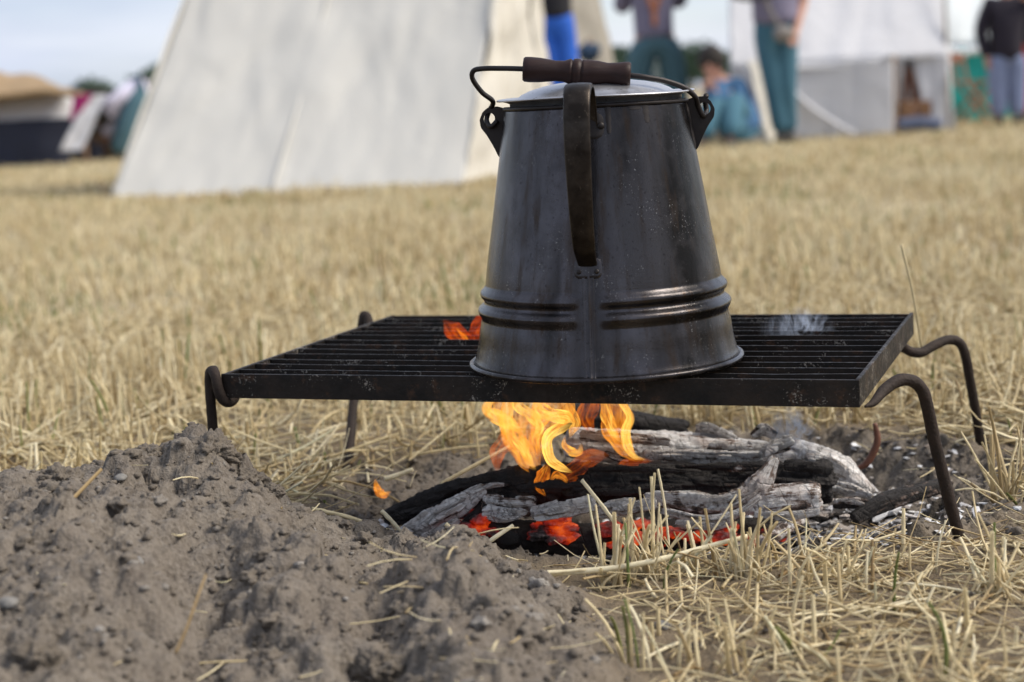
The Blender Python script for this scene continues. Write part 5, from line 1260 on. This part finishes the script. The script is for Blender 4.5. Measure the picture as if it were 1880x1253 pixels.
# seated person
loc = gz2(1328, 12.3)
pC, PJ = person('dark haired person in blue sitting on the straw with knees drawn up', loc, dict(pelvis=(.13, .05, .11), chest=(.04, .02, .38), neck=(-.04, .0, .50), head=(-.085, -.04, .605),
        shl=(-.06, -.12, .42), ell=(-.10, -.22, .28), wrl=(-.11, -.16, .47), shr=(.12, .04, .42), elr=(.08, -.12, .28), wrr=(-.08, -.2, .40),
        hipl=(.08, -.02, .12), knl=(-.10, -.18, .36), anl=(-.20, -.32, .06), hipr=(.15, .08, .12), knr=(.04, -.16, .36), anr=(.0, -.34, .06)), M_BLUSH, M_TEALB, face=(-.35, -1), sleeves=2, k=.98)
# bright blue trousers, half hidden by the tent
loc = gz2(1026, 12.6)
pD, PJ = person('person in bright blue trousers and black top half hidden by the big tent', loc, dict(pelvis=(0, 0, 1.0), chest=(-.02, 0, 1.32), neck=(-.02, 0, 1.54), head=(-.02, 0, 1.68),
        shl=(-.18, 0, 1.48), ell=(-.22, .10, 1.22), wrl=(-.12, .30, 1.22), shr=(.14, 0, 1.48), elr=(.17, .16, 1.30), wrr=(.08, .34, 1.36),
        hipl=(-.07, 0, .92), knl=(-.03, 0, .50), anl=(.0, 0, .08), hipr=(.05, 0, .92), knr=(.09, 0, .50), anr=(.13, 0, .08)), M_BLACKC, M_BLUE, face=(0, 1), tr_w=.85, sh_w=.8)
# small person in dark jacket on the right
loc = gz2(1848, 13.9)
pE, PJ = person('small person in long dark jacket and light jeans at the right edge', loc, dict(pelvis=(0, 0, .60), chest=(0, 0, .88), neck=(0, 0, 1.06), head=(0, 0, 1.20),
        shl=(-.14, 0, 1.00), ell=(-.21, .0, .78), wrl=(-.17, -.03, .56), shr=(.15, 0, 1.0), elr=(.21, .0, .90), wrr=(.14, -.10, 1.02),
        hipl=(-.065, 0, .55), knl=(-.07, 0, .32), anl=(-.06, 0, .06), hipr=(.075, 0, .55), knr=(.08, 0, .32), anr=(.09, 0, .06)), M_JACK, M_JEAN, face=(.1, 1), k=.80, tr_w=1.05, sh_w=.98, coat=.28)
loc = gz2(1897, 14.2)
pF, PJ = person('person in dark top and red trousers cut by the right edge', loc, dict(pelvis=(0, 0, .66), chest=(0, 0, .96), neck=(0, 0, 1.14), head=(0, 0, 1.28),
        shl=(-.14, 0, 1.08), ell=(-.17, .0, .86), wrl=(-.15, -.03, .66), shr=(.15, 0, 1.08), elr=(.2, .0, .86), wrr=(.18, -.10, .66),
        hipl=(-.065, 0, .60), knl=(-.07, 0, .34), anl=(-.07, 0, .06), hipr=(.075, 0, .60), knr=(.08, 0, .34), anr=(.09, 0, .06)), M_BLACKC, M_RED, face=(.1, 1), k=.82, coat=.1)
# stooping person on the left
loc = gz2(228, 17.0)
pG, PJ = person('stooping person in lavender white shirt and teal trousers beside the big tent', loc, dict(pelvis=(.20, .1, .66), chest=(-.02, .0, .66), neck=(-.15, -.02, .52), head=(-.20, -.04, .42),
        shl=(-.10, -.10, .58), ell=(-.16, -.02, .40), wrl=(-.20, .02, .24), shr=(-.08, .16, .58), elr=(-.1, .15, .36), wrr=(-.08, .10, .18),
        hipl=(.16, -.02, .60), knl=(.03, -.12, .32), anl=(-.10, -.14, .06), hipr=(.22, .16, .60), knr=(.12, .12, .32), anr=(.0, .14, .06)), M_LAV, M_TEALW, face=(-1, -.1), tr_w=1.15, k=.95)

# ------------------------------------------------------------------ far trees
M_LEAF = m_simple('dark_foliage', (.045, .085, .05), .9, 0, .45, 1.2, .4)
M_TRUNK = m_simple('bark_brown', (.08, .06, .05), .9)
leafq = None
def tree(px, Yd, hm, wm, seed, lab):
    rs = np.random.RandomState(seed); b0 = gz(W(px, 170, Yd)); t = thing('tree', lab, 'tree', b0, 'trees along the far edge of the field')
    v, f = tube([b0, b0 + [0, 0, hm * .35], b0 + [.1, 0, hm * .8]], [hm * .035, hm * .025, hm * .008], 8, 8); obj('trunk', v, f, M_TRUNK, t)
    n = 1400; d = rs.normal(size=(n, 3)); d /= np.linalg.norm(d, axis=1)[:, None]
    r = (.55 + .45 * rs.rand(n)) * (1 + .35 * fbm(d * 1.6 + seed, 3)); c_ = d * r[:, None] * [wm / 2, wm / 2, hm * .40] + b0 + [0, 0, hm * .58]
    a = rs.normal(size=(n, 3)); a /= np.linalg.norm(a, axis=1)[:, None]; b_ = np.cross(a, rs.normal(size=(n, 3))); b_ /= np.linalg.norm(b_, axis=1)[:, None]; s_ = rs.uniform(.025, .07, n)[:, None] * hm
    V = np.stack([c_ - a * s_, c_ + b_ * s_ * .7, c_ + a * s_, c_ - b_ * s_ * .7], 1).reshape(-1, 3); obj('crown', V, np.arange(n * 4).reshape(n, 4), M_LEAF, t, smooth=False)
for i, (px, Yd, hm, wm, lab) in enumerate([(1128, 150, 4.6, 6, 'dark green tree far away just left of the person in braces'), (1275, 150, 4.4, 6.5, 'dark green tree far away above the seated person'),
        (1310, 170, 4.2, 7, 'low dark tree far away directly behind the head of the seated person'), (165, 150, 3.9, 4, 'small green tree above the magenta cloth on the far left'), (195, 160, 3.4, 4, 'low green tree above the white flap on the far left'), (292, 150, 4.8, 5, 'dark tree half hidden by the left slope of the big wedge tent'), (240, 170, 3.0, 5, 'low tree above the back of the stooping person'),
        (-60, 160, 4.0, 8, 'broad tree beyond the tan awning'), (1240, 180, 3.2, 8, 'low bushy tree behind the legs of the person in braces')]):
    tree(px, Yd, hm, wm, 50 + i, lab)
print('tris', sum(sum(len(p.vertices) - 2 for p in o.data.polygons) for o in S.objects if o.type == 'MESH'))
